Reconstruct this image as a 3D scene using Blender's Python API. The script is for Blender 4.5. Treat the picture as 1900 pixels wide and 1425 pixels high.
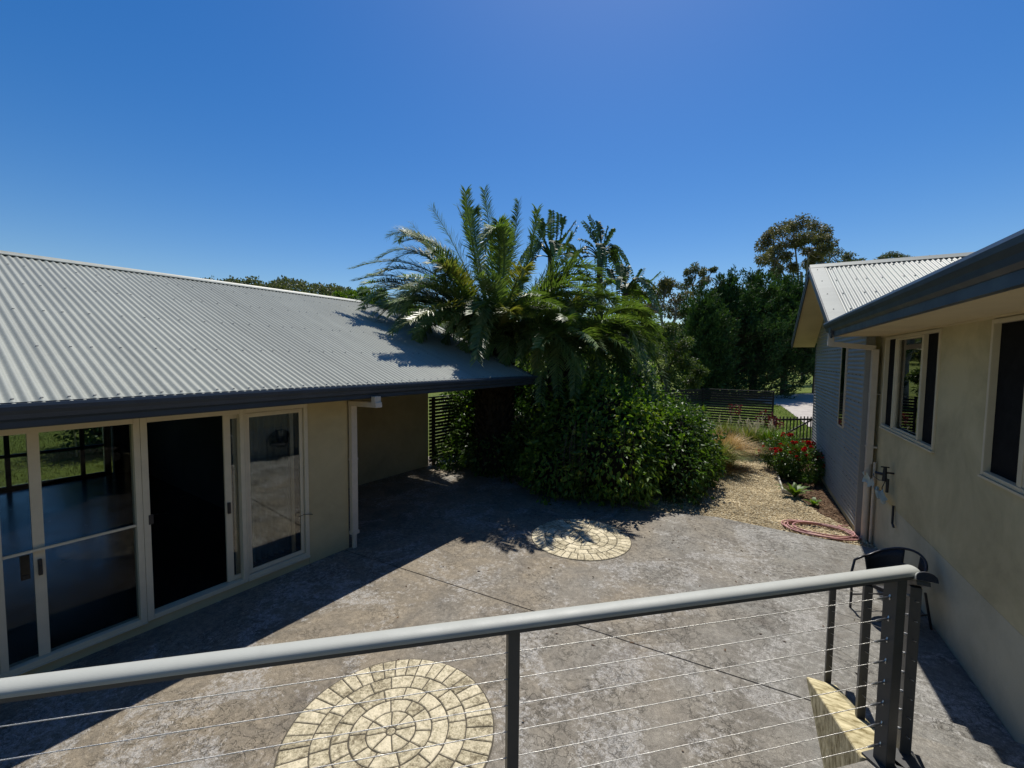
import bpy, math, random
import numpy as np
from mathutils import Vector, Matrix, noise
random.seed(7); RNG = np.random.default_rng(7)
for o in list(bpy.data.objects): bpy.data.objects.remove(o)
S = bpy.context.scene; COL = S.collection
R = math.radians

# ---------------------------------------------------------------- camera
FPX, PIT, ROL, YAW, H = 790.9, R(3.416), R(.5866), R(28.56), 2.8
fw = Vector((-math.sin(YAW)*math.cos(PIT), math.cos(YAW)*math.cos(PIT), -math.sin(PIT)))
rt = Vector((math.cos(YAW), math.sin(YAW), 0)); up0 = rt.cross(fw)
ri = math.cos(ROL)*rt + math.sin(ROL)*up0; uu = -math.sin(ROL)*rt + math.cos(ROL)*up0
cd = bpy.data.cameras.new('camera'); cam = bpy.data.objects.new('camera', cd); COL.objects.link(cam)
cam.matrix_world = Matrix(((ri.x, uu.x, -fw.x, 0), (ri.y, uu.y, -fw.y, 0), (ri.z, uu.z, -fw.z, H), (0, 0, 0, 1)))
cd.lens = 36*FPX/1900; cd.sensor_width = 36; cd.clip_start = .05; cd.clip_end = 3000
S.camera = cam
# ---------------------------------------------------------------- light
sund = Vector((-.12, .52, 1)).normalized()
EL = math.asin(sund.z); AZ = math.atan2(sund.x, sund.y)
w = bpy.data.worlds.new("World"); S.world = w; w.use_nodes = True
nt = w.node_tree; bg = nt.nodes['Background']; sk = nt.nodes.new('ShaderNodeTexSky')
sk.sky_type = 'NISHITA'; sk.sun_disc = False; sk.sun_elevation = EL; sk.sun_rotation = AZ
sk.air_density = 1.1; sk.dust_density = 0.35; sk.ozone_density = 2.6; sk.altitude = 100
hs = nt.nodes.new('ShaderNodeHueSaturation'); hs.inputs['Saturation'].default_value = 1.42; hs.inputs['Hue'].default_value = .508
nt.links.new(sk.outputs[0], hs.inputs['Color']); nt.links.new(hs.outputs[0], bg.inputs[0]); bg.inputs[1].default_value = .093
sl = bpy.data.lights.new('sun', 'SUN'); sl.energy = 5.0; sl.angle = R(.5); sl.color = (1, .955, .88)
so = bpy.data.objects.new('sun', sl); COL.objects.link(so)
so.rotation_euler = sund.to_track_quat('Z', 'Y').to_euler(); so.location = (0, 0, 30)
S.view_settings.view_transform = 'Standard'; S.view_settings.look = 'None'
S.view_settings.exposure = .16; S.view_settings.gamma = 1; S.view_settings.use_curve_mapping = False
S.render.resolution_x = 1024; S.render.resolution_y = 768
S.cycles.max_bounces = 8; S.cycles.transparent_max_bounces = 12

def at(x, y, D):      # photo pixel + distance along the view -> world point
    return Vector((0, 0, H)) + ((x-950)*ri - (y-712.5)*uu + FPX*fw)*(D/FPX)
def ground(x, y, z=0):
    v = (x-950)*ri - (y-712.5)*uu + FPX*fw
    return Vector((0, 0, H)) + v*((z-H)/v.z)

# ---------------------------------------------------------------- materials
def newmat(name):
    m = bpy.data.materials.new(name); m.use_nodes = True; n = m.node_tree
    return m, n, n.nodes['Principled BSDF'], n.nodes['Material Output']
def N(n, t, **k):
    x = n.nodes.new(t)
    for a, b in k.items():
        if a in x.inputs: x.inputs[a].default_value = b
        else: setattr(x, a, b)
    return x
def noise_tex(n, scale, detail=6, rough=.6, dist=0, vec=None):
    t = N(n, 'ShaderNodeTexNoise'); t.inputs['Scale'].default_value = scale; t.inputs['Detail'].default_value = detail
    t.inputs['Roughness'].default_value = rough; t.inputs['Distortion'].default_value = dist
    if vec: n.links.new(vec, t.inputs['Vector'])
    return t
def ramp(n, src, stops):
    r = N(n, 'ShaderNodeValToRGB'); cr = r.color_ramp
    while len(cr.elements) < len(stops): cr.elements.new(.5)
    for e, (p, c) in zip(cr.elements, stops):
        e.position = p; e.color = tuple(c)+(1,) if hasattr(c, '__len__') else (c, c, c, 1)
    n.links.new(src, r.inputs[0]); return r
def mix(n, f, a, b, mode='MIX'):
    m = N(n, 'ShaderNodeMix', data_type='RGBA', blend_type=mode)
    for i, v in ((0, f), (6, a), (7, b)):
        if isinstance(v, (int, float)): m.inputs[i].default_value = v
        elif isinstance(v, tuple): m.inputs[i].default_value = v+(1,)
        else: n.links.new(v, m.inputs[i])
    return m.outputs[2]
def bump(n, bs, h, st=.3, dist=.01):
    b = N(n, 'ShaderNodeBump'); b.inputs['Strength'].default_value = st; b.inputs['Distance'].default_value = dist
    n.links.new(h, b.inputs['Height']); n.links.new(b.outputs[0], bs.inputs['Normal']); return b
def simple(name, col, rough=.5, var=.15, scale=6, spec=.5, metal=0, bst=.1, bscale=80, col2=None, streak=False):
    m, n, bs, out = newmat(name)
    tc = N(n, 'ShaderNodeTexCoord'); vec = tc.outputs['Object']
    if streak:
        mp = N(n, 'ShaderNodeMapping'); mp.inputs['Scale'].default_value = (1, 1, .12); n.links.new(vec, mp.inputs[0]); vec2 = mp.outputs[0]
    else: vec2 = vec
    t = noise_tex(n, scale, 8, .65, .3, vec2)
    c2 = col2 or tuple(max(0, c*(1-var*2)) for c in col)
    r = ramp(n, t.outputs[0], ((.33, c2), (.62, col)))
    n.links.new(r.outputs[0], bs.inputs['Base Color'])
    rr = ramp(n, t.outputs[0], ((.3, min(1, rough+.12)), (.7, rough))); n.links.new(rr.outputs[0], bs.inputs['Roughness'])
    bs.inputs['Metallic'].default_value = metal; bs.inputs['Specular IOR Level'].default_value = spec
    if bst: bump(n, bs, noise_tex(n, bscale, 4, .6, 0, vec).outputs[0], bst, .004)
    return m
def leafmat(name, a, b, c=None, trans=.35, rough=.42, spec=.45, tint=(1.25, 1.35, .45)):
    m, n, bs, out = newmat(name)
    g = N(n, 'ShaderNodeNewGeometry'); tc = N(n, 'ShaderNodeTexCoord')
    t = noise_tex(n, 1.3, 3, .6, 0, tc.outputs['Object'])
    r1 = ramp(n, g.outputs['Random Per Island'], ((0, a), (.85, b), (1, c or b)))
    r2 = ramp(n, t.outputs[0], ((.35, .62), (.65, 1.2)))
    cc = mix(n, 1.0, r1.outputs[0], r2.outputs[0], 'MULTIPLY')
    n.links.new(cc, bs.inputs['Base Color']); bs.inputs['Roughness'].default_value = rough
    bs.inputs['Specular IOR Level'].default_value = spec
    tr = N(n, 'ShaderNodeBsdfTranslucent'); n.links.new(mix(n, 1.0, cc, tuple(tint), 'MULTIPLY'), tr.inputs[0])
    ms = N(n, 'ShaderNodeMixShader'); ms.inputs[0].default_value = trans
    n.links.new(bs.outputs[0], ms.inputs[1]); n.links.new(tr.outputs[0], ms.inputs[2]); n.links.new(ms.outputs[0], out.inputs[0])
    return m
def concrete(name):
    m, n, bs, out = newmat(name); tc = N(n, 'ShaderNodeTexCoord'); v = tc.outputs['Object']
    big = noise_tex(n, .42, 4, .6, .5, v); mid = noise_tex(n, 2.1, 10, .72, .8, v); fine = noise_tex(n, 19, 10, .8, .6, v); grain = noise_tex(n, 120, 5, .8, 0, v)
    sx = N(n, 'ShaderNodeSeparateXYZ'); n.links.new(v, sx.inputs[0])
    # brown earthy sealer towards the house side, worn grey towards the right wall
    gx = N(n, 'ShaderNodeMath', operation='MULTIPLY_ADD'); n.links.new(sx.outputs[0], gx.inputs[0]); gx.inputs[1].default_value = -.085; gx.inputs[2].default_value = -.09
    ad = N(n, 'ShaderNodeMath', operation='ADD'); n.links.new(gx.outputs[0], ad.inputs[0]); n.links.new(big.outputs[0], ad.inputs[1])
    f1 = ramp(n, ad.outputs[0], ((.36, 0), (.62, 1)))
    base = mix(n, f1.outputs[0], (.208, .200, .178), (.232, .194, .140))
    f2 = ramp(n, mid.outputs[0], ((.43, 0), (.64, .8)))
    base = mix(n, f2.outputs[0], base, (.112, .098, .078))
    # ragged pale wear: fine breakup thresholded by slow patches
    slow = noise_tex(n, 1.05, 5, .65, 1.2, v); wv = noise_tex(n, 4, 5, .7, 0, v); vv = mix(n, .22, v, wv.outputs[1], 'LINEAR_LIGHT')
    vo = N(n, 'ShaderNodeTexVoronoi', feature='DISTANCE_TO_EDGE'); vo.inputs['Scale'].default_value = 17; n.links.new(vv, vo.inputs['Vector'])
    vn = ramp(n, vo.outputs['Distance'], ((0, 0), (.13, 1)))
    pat = N(n, 'ShaderNodeMath', operation='MULTIPLY_ADD'); n.links.new(fine.outputs[0], pat.inputs[0]); pat.inputs[1].default_value = .8; n.links.new(slow.outputs[0], pat.inputs[2])
    f3 = ramp(n, pat.outputs[0], ((.92, 0), (1.02, .7)))
    f3b = N(n, 'ShaderNodeMath', operation='MULTIPLY'); n.links.new(f3.outputs[0], f3b.inputs[0]); n.links.new(vn.outputs[0], f3b.inputs[1])
    base = mix(n, f3b.outputs[0], base, (.34, .33, .31))
    st = ramp(n, noise_tex(n, .8, 8, .7, 1.5, v).outputs[0], ((.60, 0), (.70, .55)))
    base = mix(n, st.outputs[0], base, (.075, .06, .048))
    rg = ramp(n, grain.outputs[0], ((.38, .6), (.62, 1.35))); base = mix(n, .8, base, mix(n, 1.0, base, rg.outputs[0], 'MULTIPLY'))
    fg = ramp(n, fine.outputs[0], ((.36, .65), (.64, 1.28))); base = mix(n, 1.0, base, fg.outputs[0], 'MULTIPLY')
    vo2 = N(n, 'ShaderNodeTexVoronoi', feature='DISTANCE_TO_EDGE'); vo2.inputs['Scale'].default_value = 8; n.links.new(vv, vo2.inputs['Vector'])
    cr = ramp(n, vo2.outputs['Distance'], ((0, 0), (.035, 1)))
    gate = ramp(n, noise_tex(n, .9, 4, .6, .5, v).outputs[0], ((.44, 0), (.56, 1)))
    crk = mix(n, gate.outputs[0], (1, 1, 1), cr.outputs[0]); base = mix(n, .6, base, mix(n, 1.0, base, crk, 'MULTIPLY'))
    n.links.new(base, bs.inputs['Base Color'])
    rr = ramp(n, mid.outputs[0], ((.35, .85), (.7, .6))); n.links.new(rr.outputs[0], bs.inputs['Roughness'])
    bump(n, bs, mix(n, .4, mix(n, .5, fine.outputs[0], grain.outputs[0]), crk), .9, .009); bs.inputs['Specular IOR Level'].default_value = .3
    return m
def glassmat(name, refl=1.0, tint=(.55, .6, .62)):
    m, n, bs, out = newmat(name); n.nodes.remove(bs)
    fr = N(n, 'ShaderNodeFresnel'); fr.inputs[0].default_value = 1.52
    mu = N(n, 'ShaderNodeMath', operation='MULTIPLY_ADD'); n.links.new(fr.outputs[0], mu.inputs[0]); mu.inputs[1].default_value = 1.5*refl; mu.inputs[2].default_value = .02*refl
    gl = N(n, 'ShaderNodeBsdfGlossy'); gl.inputs['Roughness'].default_value = .004
    tb = N(n, 'ShaderNodeBsdfTransparent'); tb.inputs[0].default_value = tint+(1,)
    ms = N(n, 'ShaderNodeMixShader'); n.links.new(mu.outputs[0], ms.inputs[0]); n.links.new(tb.outputs[0], ms.inputs[1]); n.links.new(gl.outputs[0], ms.inputs[2])
    n.links.new(ms.outputs[0], out.inputs[0]); return m

M = {}
M['concrete'] = concrete('patio_concrete')
M['stamp'] = simple('sandy_stamped_paver', (.66, .57, .37), .75, .2, 16, .3, 0, 1, 60, col2=(.36, .29, .16))
def paver_mat():
    m, n, bs, out = newmat('sandy_stamped_paver'); tc = N(n, 'ShaderNodeTexCoord'); v = tc.outputs['Object']; oi = N(n, 'ShaderNodeObjectInfo')
    a = noise_tex(n, 42, 10, .8, .4, v); b = noise_tex(n, 7, 6, .7, .4, v); sm = N(n, 'ShaderNodeMath', operation='MULTIPLY_ADD'); n.links.new(b.outputs[0], sm.inputs[0]); sm.inputs[1].default_value = .6; n.links.new(a.outputs[0], sm.inputs[2])
    ad = N(n, 'ShaderNodeMath', operation='MULTIPLY_ADD'); n.links.new(oi.outputs['Random'], ad.inputs[0]); ad.inputs[1].default_value = -.13; n.links.new(sm.outputs[0], ad.inputs[2])
    r = ramp(n, ad.outputs[0], ((.58, (.17, .14, .085)), (.72, (.48, .42, .28)), (.86, (.72, .635, .45)))); n.links.new(r.outputs[0], bs.inputs['Base Color']); bs.inputs['Roughness'].default_value = .8
    bs.inputs['Specular IOR Level'].default_value = .25; bump(n, bs, a.outputs[0], 1, .012); return m
M['stamp'] = paver_mat()
M['grout'] = simple('dark_grout', (.085, .072, .05), .9, .2, 12)
def roofmat(name, col):
    m, n, bs, out = newmat(name); tc = N(n, 'ShaderNodeTexCoord'); v = tc.outputs['Object']
    t = noise_tex(n, 1.2, 8, .7, .5, v); t2 = noise_tex(n, 45, 5, .7, 0, v)
    c = ramp(n, t.outputs[0], ((.3, tuple(x*.9 for x in col)), (.7, col)))
    c2 = ramp(n, t2.outputs[0], ((.3, .86), (.7, 1.06)))
    # sheet-to-sheet tone and rain streaks down the slope
    sx = N(n, 'ShaderNodeSeparateXYZ'); n.links.new(v, sx.inputs[0]); fl = N(n, 'ShaderNodeMath', operation='DIVIDE'); n.links.new(sx.outputs[1], fl.inputs[0]); fl.inputs[1].default_value = .762
    f2 = N(n, 'ShaderNodeMath', operation='FLOOR'); n.links.new(fl.outputs[0], f2.inputs[0]); wn = N(n, 'ShaderNodeTexWhiteNoise', noise_dimensions='1D'); n.links.new(f2.outputs[0], wn.inputs['W'])
    sh = ramp(n, wn.outputs['Value'], ((0, .94), (1, 1.04))); mp = N(n, 'ShaderNodeMapping'); mp.inputs['Scale'].default_value = (.25, 9, .25); n.links.new(v, mp.inputs[0])
    sk_ = ramp(n, noise_tex(n, 1.0, 6, .7, .2, mp.outputs[0]).outputs[0], ((.35, .90), (.6, 1.03)))
    cc = mix(n, 1.0, mix(n, 1.0, c.outputs[0], c2.outputs[0], 'MULTIPLY'), mix(n, 1.0, sh.outputs[0], sk_.outputs[0], 'MULTIPLY'), 'MULTIPLY')
    n.links.new(cc, bs.inputs['Base Color'])
    bs.inputs['Roughness'].default_value = .5; bs.inputs['Specular IOR Level'].default_value = .35
    return m
M['roof'] = roofmat('light_grey_roof_steel', (.325, .335, .285))
M['wallsteel'] = roofmat('grey_wall_steel', (.315, .305, .275))
M['navy'] = simple('dark_slate_blue_paint', (.030, .044, .062), .38, .12, 3, .5, 0, 0)
M['stucco'] = simple('olive_cream_render', (.52, .42, .225), .9, .09, 1.6, .2, 0, .7, 130)
M['stucco_r'] = simple('cream_render', (.56, .475, .27), .9, .16, 1.1, .2, 0, .7, 130)
M['stucco_low'] = simple('greyish_lower_render', (.54, .49, .34), .9, .14, 1.1, .2, 0, .8, 110)
M['frame'] = simple('cream_aluminium', (.62, .53, .36), .4, .05, 5, .5, 0, 0)
M['pipe'] = simple('cream_painted_pipe', (.60, .50, .37), .5, .07, 5, .5, 0, 0)
M['soffit'] = simple('cream_soffit_sheet', (.64, .53, .33), .8, .06, 1.5, .3, 0, .1)
M['glass'] = glassmat('window_glass', 1.0, (.85, .88, .88)); M['screen'] = glassmat('fly_screen', .12, (.78, .80, .80)); M['mesh'] = simple('black_security_mesh', (.010, .010, .010), .8, .1, 10, .1, 0, 0); M['glass_dark'] = glassmat('tinted_glass', 1.0, (.25, .28, .3))
M['black'] = simple('black_plastic', (.012, .012, .013), .45, .1, 10, .5, 0, 0)
M['room'] = simple('dark_interior', (.03, .034, .036), .8, .1, 1); M['floor'] = simple('polished_dark_timber', (.022, .018, .018), .16, .3, 3, .8, 0, .05, 18)  # room: one near-black tone for interior surfaces and window backings
M['curtain'] = simple('grey_curtain', (.35, .35, .33), .9, .1, 4)
M['railtop'] = simple('grey_powder_coat', (.37, .375, .33), .5, .04, 8, .5, 0, .15, 300)
M['post'] = simple('charcoal_powder_coat', (.055, .055, .052), .4, .08, 8, .5, 0, .1, 300)
M['wire'] = simple('stainless_wire', (.62, .60, .55), .32, .05, 200, .5, .9, .5, 500)
M['steel'] = simple('stainless_fitting', (.6, .6, .6), .25, .05, 30, .5, 1, 0)
M['stringer'] = simple('mossy_sandstone_render', (.56, .49, .30), .85, .2, 11, .3, 0, 1, 30, col2=(.16, .125, .05))
M['gravel'] = simple('straw_gravel_bed', (.40, .32, .19), .95, .25, 30, .2, 0, 1, 90, col2=(.17, .13, .075))
M['pebble'] = leafmat('straw_pebble', (.30, .23, .13), (.62, .52, .33), (.75, .68, .5), 0, .8, .2)
M['soil'] = simple('dark_garden_soil', (.13, .085, .05), .95, .3, 12, .2, 0, 1, 40)
M['mulch'] = leafmat('brown_mulch', (.07, .04, .025), (.22, .14, .085), None, 0, .9, .1)
M['slat'] = simple('dark_stained_slat', (.035, .026, .02), .6, .2, 6, .4, 0, .3, 60)
M['edging'] = simple('weathered_edging', (.45, .42, .36), .8, .2, 9)
M['bark'] = simple('grey_brown_bark', (.12, .09, .065), .9, .3, 6, .2, 0, 1, 30)
M['palebark'] = simple('pale_gum_bark', (.33, .27, .22), .8, .3, 2, .2, 0, .4, 30)
M['palmtrunk'] = simple('fibrous_palm_trunk', (.055, .042, .028), .95, .4, 9, .1, 0, 1, 25)
M['palm'] = leafmat('date_palm_frond', (.10, .155, .045), (.165, .225, .075), (.24, .27, .11), .30, .48, .3, (1.2, 1.4, .4))
M['palm_y'] = leafmat('yellowing_palm_frond', (.14, .18, .04), (.24, .25, .07), None, .3, .4, .5, (1.3, 1.2, .4))
M['rachis'] = simple('palm_rachis', (.22, .19, .08), .45, .1, 9)
M['strel'] = leafmat('banana_like_leaf', (.045, .09, .035), (.08, .13, .05), None, .25, .5, .35)
M['strel_y'] = leafmat('fresh_banana_like_leaf', (.10, .18, .035), (.16, .25, .05), None, .45, .35, .5)
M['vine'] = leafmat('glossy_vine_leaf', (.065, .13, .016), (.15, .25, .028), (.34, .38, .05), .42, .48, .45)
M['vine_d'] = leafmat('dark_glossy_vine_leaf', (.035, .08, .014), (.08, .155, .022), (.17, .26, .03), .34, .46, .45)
M['core'] = simple('painted_shade_core', (.018, .018, .010), .95, .3, 8, .1)  # near-black, stands in for the shade between the leaves
M['conifer'] = leafmat('dark_conifer_spray', (.022, .055, .018), (.05, .105, .03), (.08, .14, .04), .16, .6, .25)
M['conifer2'] = leafmat('mid_conifer_spray', (.03, .068, .018), (.065, .12, .032), (.09, .15, .04), .18, .6, .25)
M['gum'] = leafmat('olive_gum_leaf', (.11, .115, .05), (.21, .19, .08), (.34, .23, .12), .2, .5, .35)
M['gum_g'] = leafmat('grey_green_gum_leaf', (.08, .10, .05), (.16, .17, .085), None, .2, .5, .3)
M['shrub'] = leafmat('feathery_shrub_leaf', (.05, .085, .02), (.11, .16, .035), (.18, .20, .05), .3, .5, .35)
M['bright'] = leafmat('bright_green_leaf', (.07, .13, .02), (.14, .22, .03), None, .35, .5, .35)  # brighter green, varied from leaf to leaf
M['grassblade'] = leafmat('green_grass_blade', (.07, .14, .015), (.14, .24, .025), (.2, .24, .05), .35, .5, .3)
M['tussock'] = leafmat('olive_tussock_blade', (.12, .16, .04), (.25, .28, .09), (.5, .42, .2), .3, .5, .35)
M['straw'] = leafmat('dry_straw_blade', (.40, .27, .11), (.68, .52, .27), (.8, .68, .45), .3, .6, .3, (1.1, 1, .7))
M['plume'] = leafmat('pale_grass_plume', (.62, .54, .38), (.8, .74, .58), None, .35, .8, .2, (1, 1, .9))
M['rose'] = leafmat('red_petals', (.45, .008, .008), (.72, .02, .02), (.6, .02, .05), .2, .5, .3, (1, .4, .4))
M['maroon'] = leafmat('maroon_leaf', (.08, .018, .018), (.20, .04, .04), None, .3, .5, .3, (1, .6, .6))
M['hose'] = simple('faded_red_hose', (.46, .23, .21), .45, .12, 7, .5, 0, 0)
M['bag'] = leafmat('pale_blue_plastic', (.45, .62, .66), (.55, .72, .76), None, .4, .3, .5, (1, 1, 1))
M['wicker'] = simple('black_woven_wicker', (.014, .014, .017), .5, .2, 40, .5, 0, 1, 120)
M['chairtube'] = simple('dark_chair_tube', (.03, .03, .034), .3, .1, 9, .5, .3, 0)
M['alu'] = simple('bare_aluminium_tube', (.65, .62, .55), .3, .05, 9, .5, .7, 0)
def lawn():
    m, n, bs, out = newmat('mown_lawn'); tc = N(n, 'ShaderNodeTexCoord'); v = tc.outputs['Object']
    t = noise_tex(n, .12, 8, .7, .4, v); t2 = noise_tex(n, 5, 8, .8, .3, v)
    c = ramp(n, t.outputs[0], ((.35, (.10, .125, .03)), (.6, (.15, .19, .035))))
    c2 = ramp(n, t2.outputs[0], ((.3, .45), (.7, 1.45)))
    n.links.new(mix(n, 1.0, c.outputs[0], c2.outputs[0], 'MULTIPLY'), bs.inputs['Base Color']); bs.inputs['Roughness'].default_value = .95
    bs.inputs['Specular IOR Level'].default_value = .1
    bump(n, bs, t2.outputs[0], 1, .15); return m
M['lawn'] = lawn()
M['drive'] = simple('pale_driveway_gravel', (.46, .42, .37), .95, .15, 2.2, .2, 0, .6, 12)
M['hillground'] = simple('dry_forest_floor', (.07, .07, .035), .95, .3, .08)

# ---------------------------------------------------------------- object helpers
def link(name, me, parent=None, loc=None):
    o = bpy.data.objects.new(name, me); COL.objects.link(o)
    if parent: o.parent = parent
    if loc is not None: o.location = loc
    return o
def tag(o, label=None, cat=None, group=None, kind=None):
    if label: o['label'] = label
    if cat: o['category'] = cat
    if group: o['group'] = group
    if kind: o['kind'] = kind
    return o
def empty(name, loc, rz=0, label=None, cat=None, group=None):
    o = bpy.data.objects.new(name, None); COL.objects.link(o); o.location = loc; o.rotation_euler = (0, 0, rz); o.empty_display_size = .2
    return tag(o, label, cat, group)
class MB:
    def __init__(s): s.v = []; s.f = []; s.sm = []
    def add(s, vs, fs, smooth=False):
        k = len(s.v); s.v += [tuple(v) for v in vs]; s.f += [tuple(i+k for i in f) for f in fs]; s.sm += [smooth]*len(fs); return s
    def box(s, a, b, c=0):
        (x0, y0, z0), (x1, y1, z1) = a, b
        x0, x1 = min(x0, x1), max(x0, x1); y0, y1 = min(y0, y1), max(y0, y1); z0, z1 = min(z0, z1), max(z0, z1)
        return s.add([(x0, y0, z0), (x1, y0, z0), (x1, y1, z0), (x0, y1, z0), (x0, y0, z1), (x1, y0, z1), (x1, y1, z1), (x0, y1, z1)],
                     [(0, 3, 2, 1), (4, 5, 6, 7), (0, 1, 5, 4), (1, 2, 6, 5), (2, 3, 7, 6), (3, 0, 4, 7)])
    def bar(s, p, q, wd, ht, upv=(0, 0, 1)):
        p, q = Vector(p), Vector(q); t = (q-p).normalized(); u = Vector(upv); sd = t.cross(u).normalized(); u = sd.cross(t)
        vs = [e + sd*a*wd/2 + u*b*ht/2 for e in (p, q) for a, b in ((-1, -1), (1, -1), (1, 1), (-1, 1))]
        return s.add(vs, [(0, 3, 2, 1), (4, 5, 6, 7), (0, 1, 5, 4), (1, 2, 6, 5), (2, 3, 7, 6), (3, 0, 4, 7)])
    def tube(s, pts, r, n=8, cap=True):
        pts = [Vector(p) for p in pts]; rs = r if hasattr(r, '__len__') else [r]*len(pts)
        ref = Vector((0, 0, 1)); t0 = (pts[1]-pts[0]).normalized()
        if abs(t0.z) > .9: ref = Vector((1, 0, 0))
        vs = []; a = t0.cross(ref).normalized()
        for i, p in enumerate(pts):
            t = (pts[min(i+1, len(pts)-1)] - pts[max(i-1, 0)]).normalized()
            a = (a - t*a.dot(t)).normalized(); b = t.cross(a)
            for k in range(n):
                an = 2*math.pi*k/n; vs.append(p + (a*math.cos(an)+b*math.sin(an))*rs[i])
        fs = [(i*n+k, i*n+(k+1) % n, (i+1)*n+(k+1) % n, (i+1)*n+k) for i in range(len(pts)-1) for k in range(n)]
        s.add(vs, fs, True)
        if cap:
            s.add(vs[:n], [tuple(range(n))[::-1]]); s.add(vs[-n:], [tuple(range(n))])
        return s
    def extrude(s, prof, p, q, sd, u, smooth=False, caps=True):     # profile [(a,b)] in (sd,u) swept p->q
        p, q, sd, u = Vector(p), Vector(q), Vector(sd), Vector(u); n = len(prof)
        vs = [e + sd*a + u*b for e in (p, q) for a, b in prof]
        s.add(vs, [(k, (k+1) % n, n+(k+1) % n, n+k) for k in range(n)], smooth)
        if caps: s.add(vs[:n], [tuple(range(n))[::-1]]); s.add(vs[n:], [tuple(range(n))])
        return s
    def mesh(s, name, mat):
        me = bpy.data.meshes.new(name); me.from_pydata(s.v, [], s.f); me.polygons.foreach_set('use_smooth', s.sm)
        me.materials.append(mat); me.update(); return me
    def build(s, name, mat, parent=None, bevel=0, fix=True):
        me = s.mesh(name, mat)
        if fix:
            import bmesh
            b = bmesh.new(); b.from_mesh(me); bmesh.ops.recalc_face_normals(b, faces=b.faces); b.to_mesh(me); b.free()
        o = link(name, me, parent)
        if bevel:
            md = o.modifiers.new('bevel', 'BEVEL'); md.width = bevel; md.segments = 2; md.limit_method = 'ANGLE'
        return o
def npmesh(name, V, F, mat, smooth=False):
    me = bpy.data.meshes.new(name); nv, nf, k = len(V), len(F), F.shape[1]
    me.vertices.add(nv); me.vertices.foreach_set('co', V.astype(np.float32).ravel())
    me.loops.add(nf*k); me.loops.foreach_set('vertex_index', F.astype(np.int32).ravel())
    me.polygons.add(nf); me.polygons.foreach_set('loop_start', np.arange(0, nf*k, k, dtype=np.int32))
    me.polygons.foreach_set('use_smooth', np.full(nf, smooth)); me.update(calc_edges=True)
    me.materials.append(mat); return me
def unit(a): return a/np.maximum(np.linalg.norm(a, axis=1, keepdims=True), 1e-9)
def leaves(P, A, L, W, fold=.25, rng=RNG):   # diamonds at P pointing along A, length L, width W; two tris each, folded
    n = len(P); A = unit(A); ref = unit(rng.normal(size=(n, 3))); Sd = unit(np.cross(A, ref)); U = np.cross(Sd, A)
    L = np.broadcast_to(L, n)[:, None]; W = np.broadcast_to(W, n)[:, None]
    mid = P + A*L*.42
    V = np.stack([P, mid + Sd*W*.5 + U*W*fold, P + A*L - U*L*.12, mid - Sd*W*.5 + U*W*fold], 1).reshape(-1, 3)
    b = np.arange(n)[:, None]*4
    F = np.concatenate([b+np.array([0, 1, 2]), b+np.array([0, 2, 3])], 0)
    return V, F
def merge(parts):
    Vs, Fs, k = [], [], 0
    for V, F in parts: Vs.append(V); Fs.append(F+k); k += len(V)
    return np.concatenate(Vs), np.concatenate(Fs)
def sph(n, rng=RNG): return unit(rng.normal(size=(n, 3)))

# ================================================================ SETTING
# terrain: flat ground out to 70 m, wooded hill to the far left
def hill_h(x, y):
    r = math.hypot(x, y); az = math.degrees(math.atan2(x, y))
    t = max(0, min(1, (r-150)/260)); t = t*t*(3-2*t)
    hgt = 37*math.exp(-((az+60)/26)**2) + 12*math.exp(-((az-5)/40)**2) + 14
    if abs(az) > 130: hgt *= max(0, (180-abs(az))/50)
    return t*(hgt + 10*noise.noise(Vector((x*.012, y*.012, 0)))) - .06
mb = MB(); rad = [0, 4, 8, 14, 22, 35, 55, 80, 110, 150, 175, 200, 225, 250, 275, 300, 330, 360, 400, 440, 500, 700, 1100, 1800]; NA = 120
for r_ in rad:
    for k in range(NA):
        a = 2*math.pi*k/NA; x, y = r_*math.sin(a), r_*math.cos(a); mb.v.append((x, y, hill_h(x, y)))
for i in range(len(rad)-1):
    for k in range(NA):
        mb.f.append((i*NA+k, i*NA+(k+1) % NA, (i+1)*NA+(k+1) % NA, (i+1)*NA+k)); mb.sm.append(True)
tag(mb.build('grass_ground', M['lawn'], fix=False), kind='structure')

mb = MB(); mb.box((-8.6, -7, -.04), (1.87, 4.146, 0)); tag(mb.build('patio_slab', M['concrete'], bevel=.004), kind='structure')
mb = MB()
# far slab follows the slightly skewed edge towards the gravel
pts = [(-8.6, 4.158), (1.87, 4.158), (1.87, 8.12), (1.3, 8.16), (.86, 8.2), (-.34, 8.36), (-1.6, 8.0), (-3.2, 8.6), (-6.8, 9.4), (-8.6, 9.4)]
n_ = len(pts); mb.add([(x, y, z) for z in (-.04, 0) for x, y in pts], [tuple(range(n_))[::-1], tuple(range(n_, 2*n_))] + [(k, (k+1) % n_, n_+(k+1) % n_, n_+k) for k in range(n_)])
tag(mb.build('patio_slab', M['concrete'], bevel=.004), kind='structure')
mb = MB(); mb.box((-8.6, 4.12, -.05), (1.87, 4.18, -.012)); tag(mb.build('slab_joint', M['black']), kind='structure')

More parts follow.
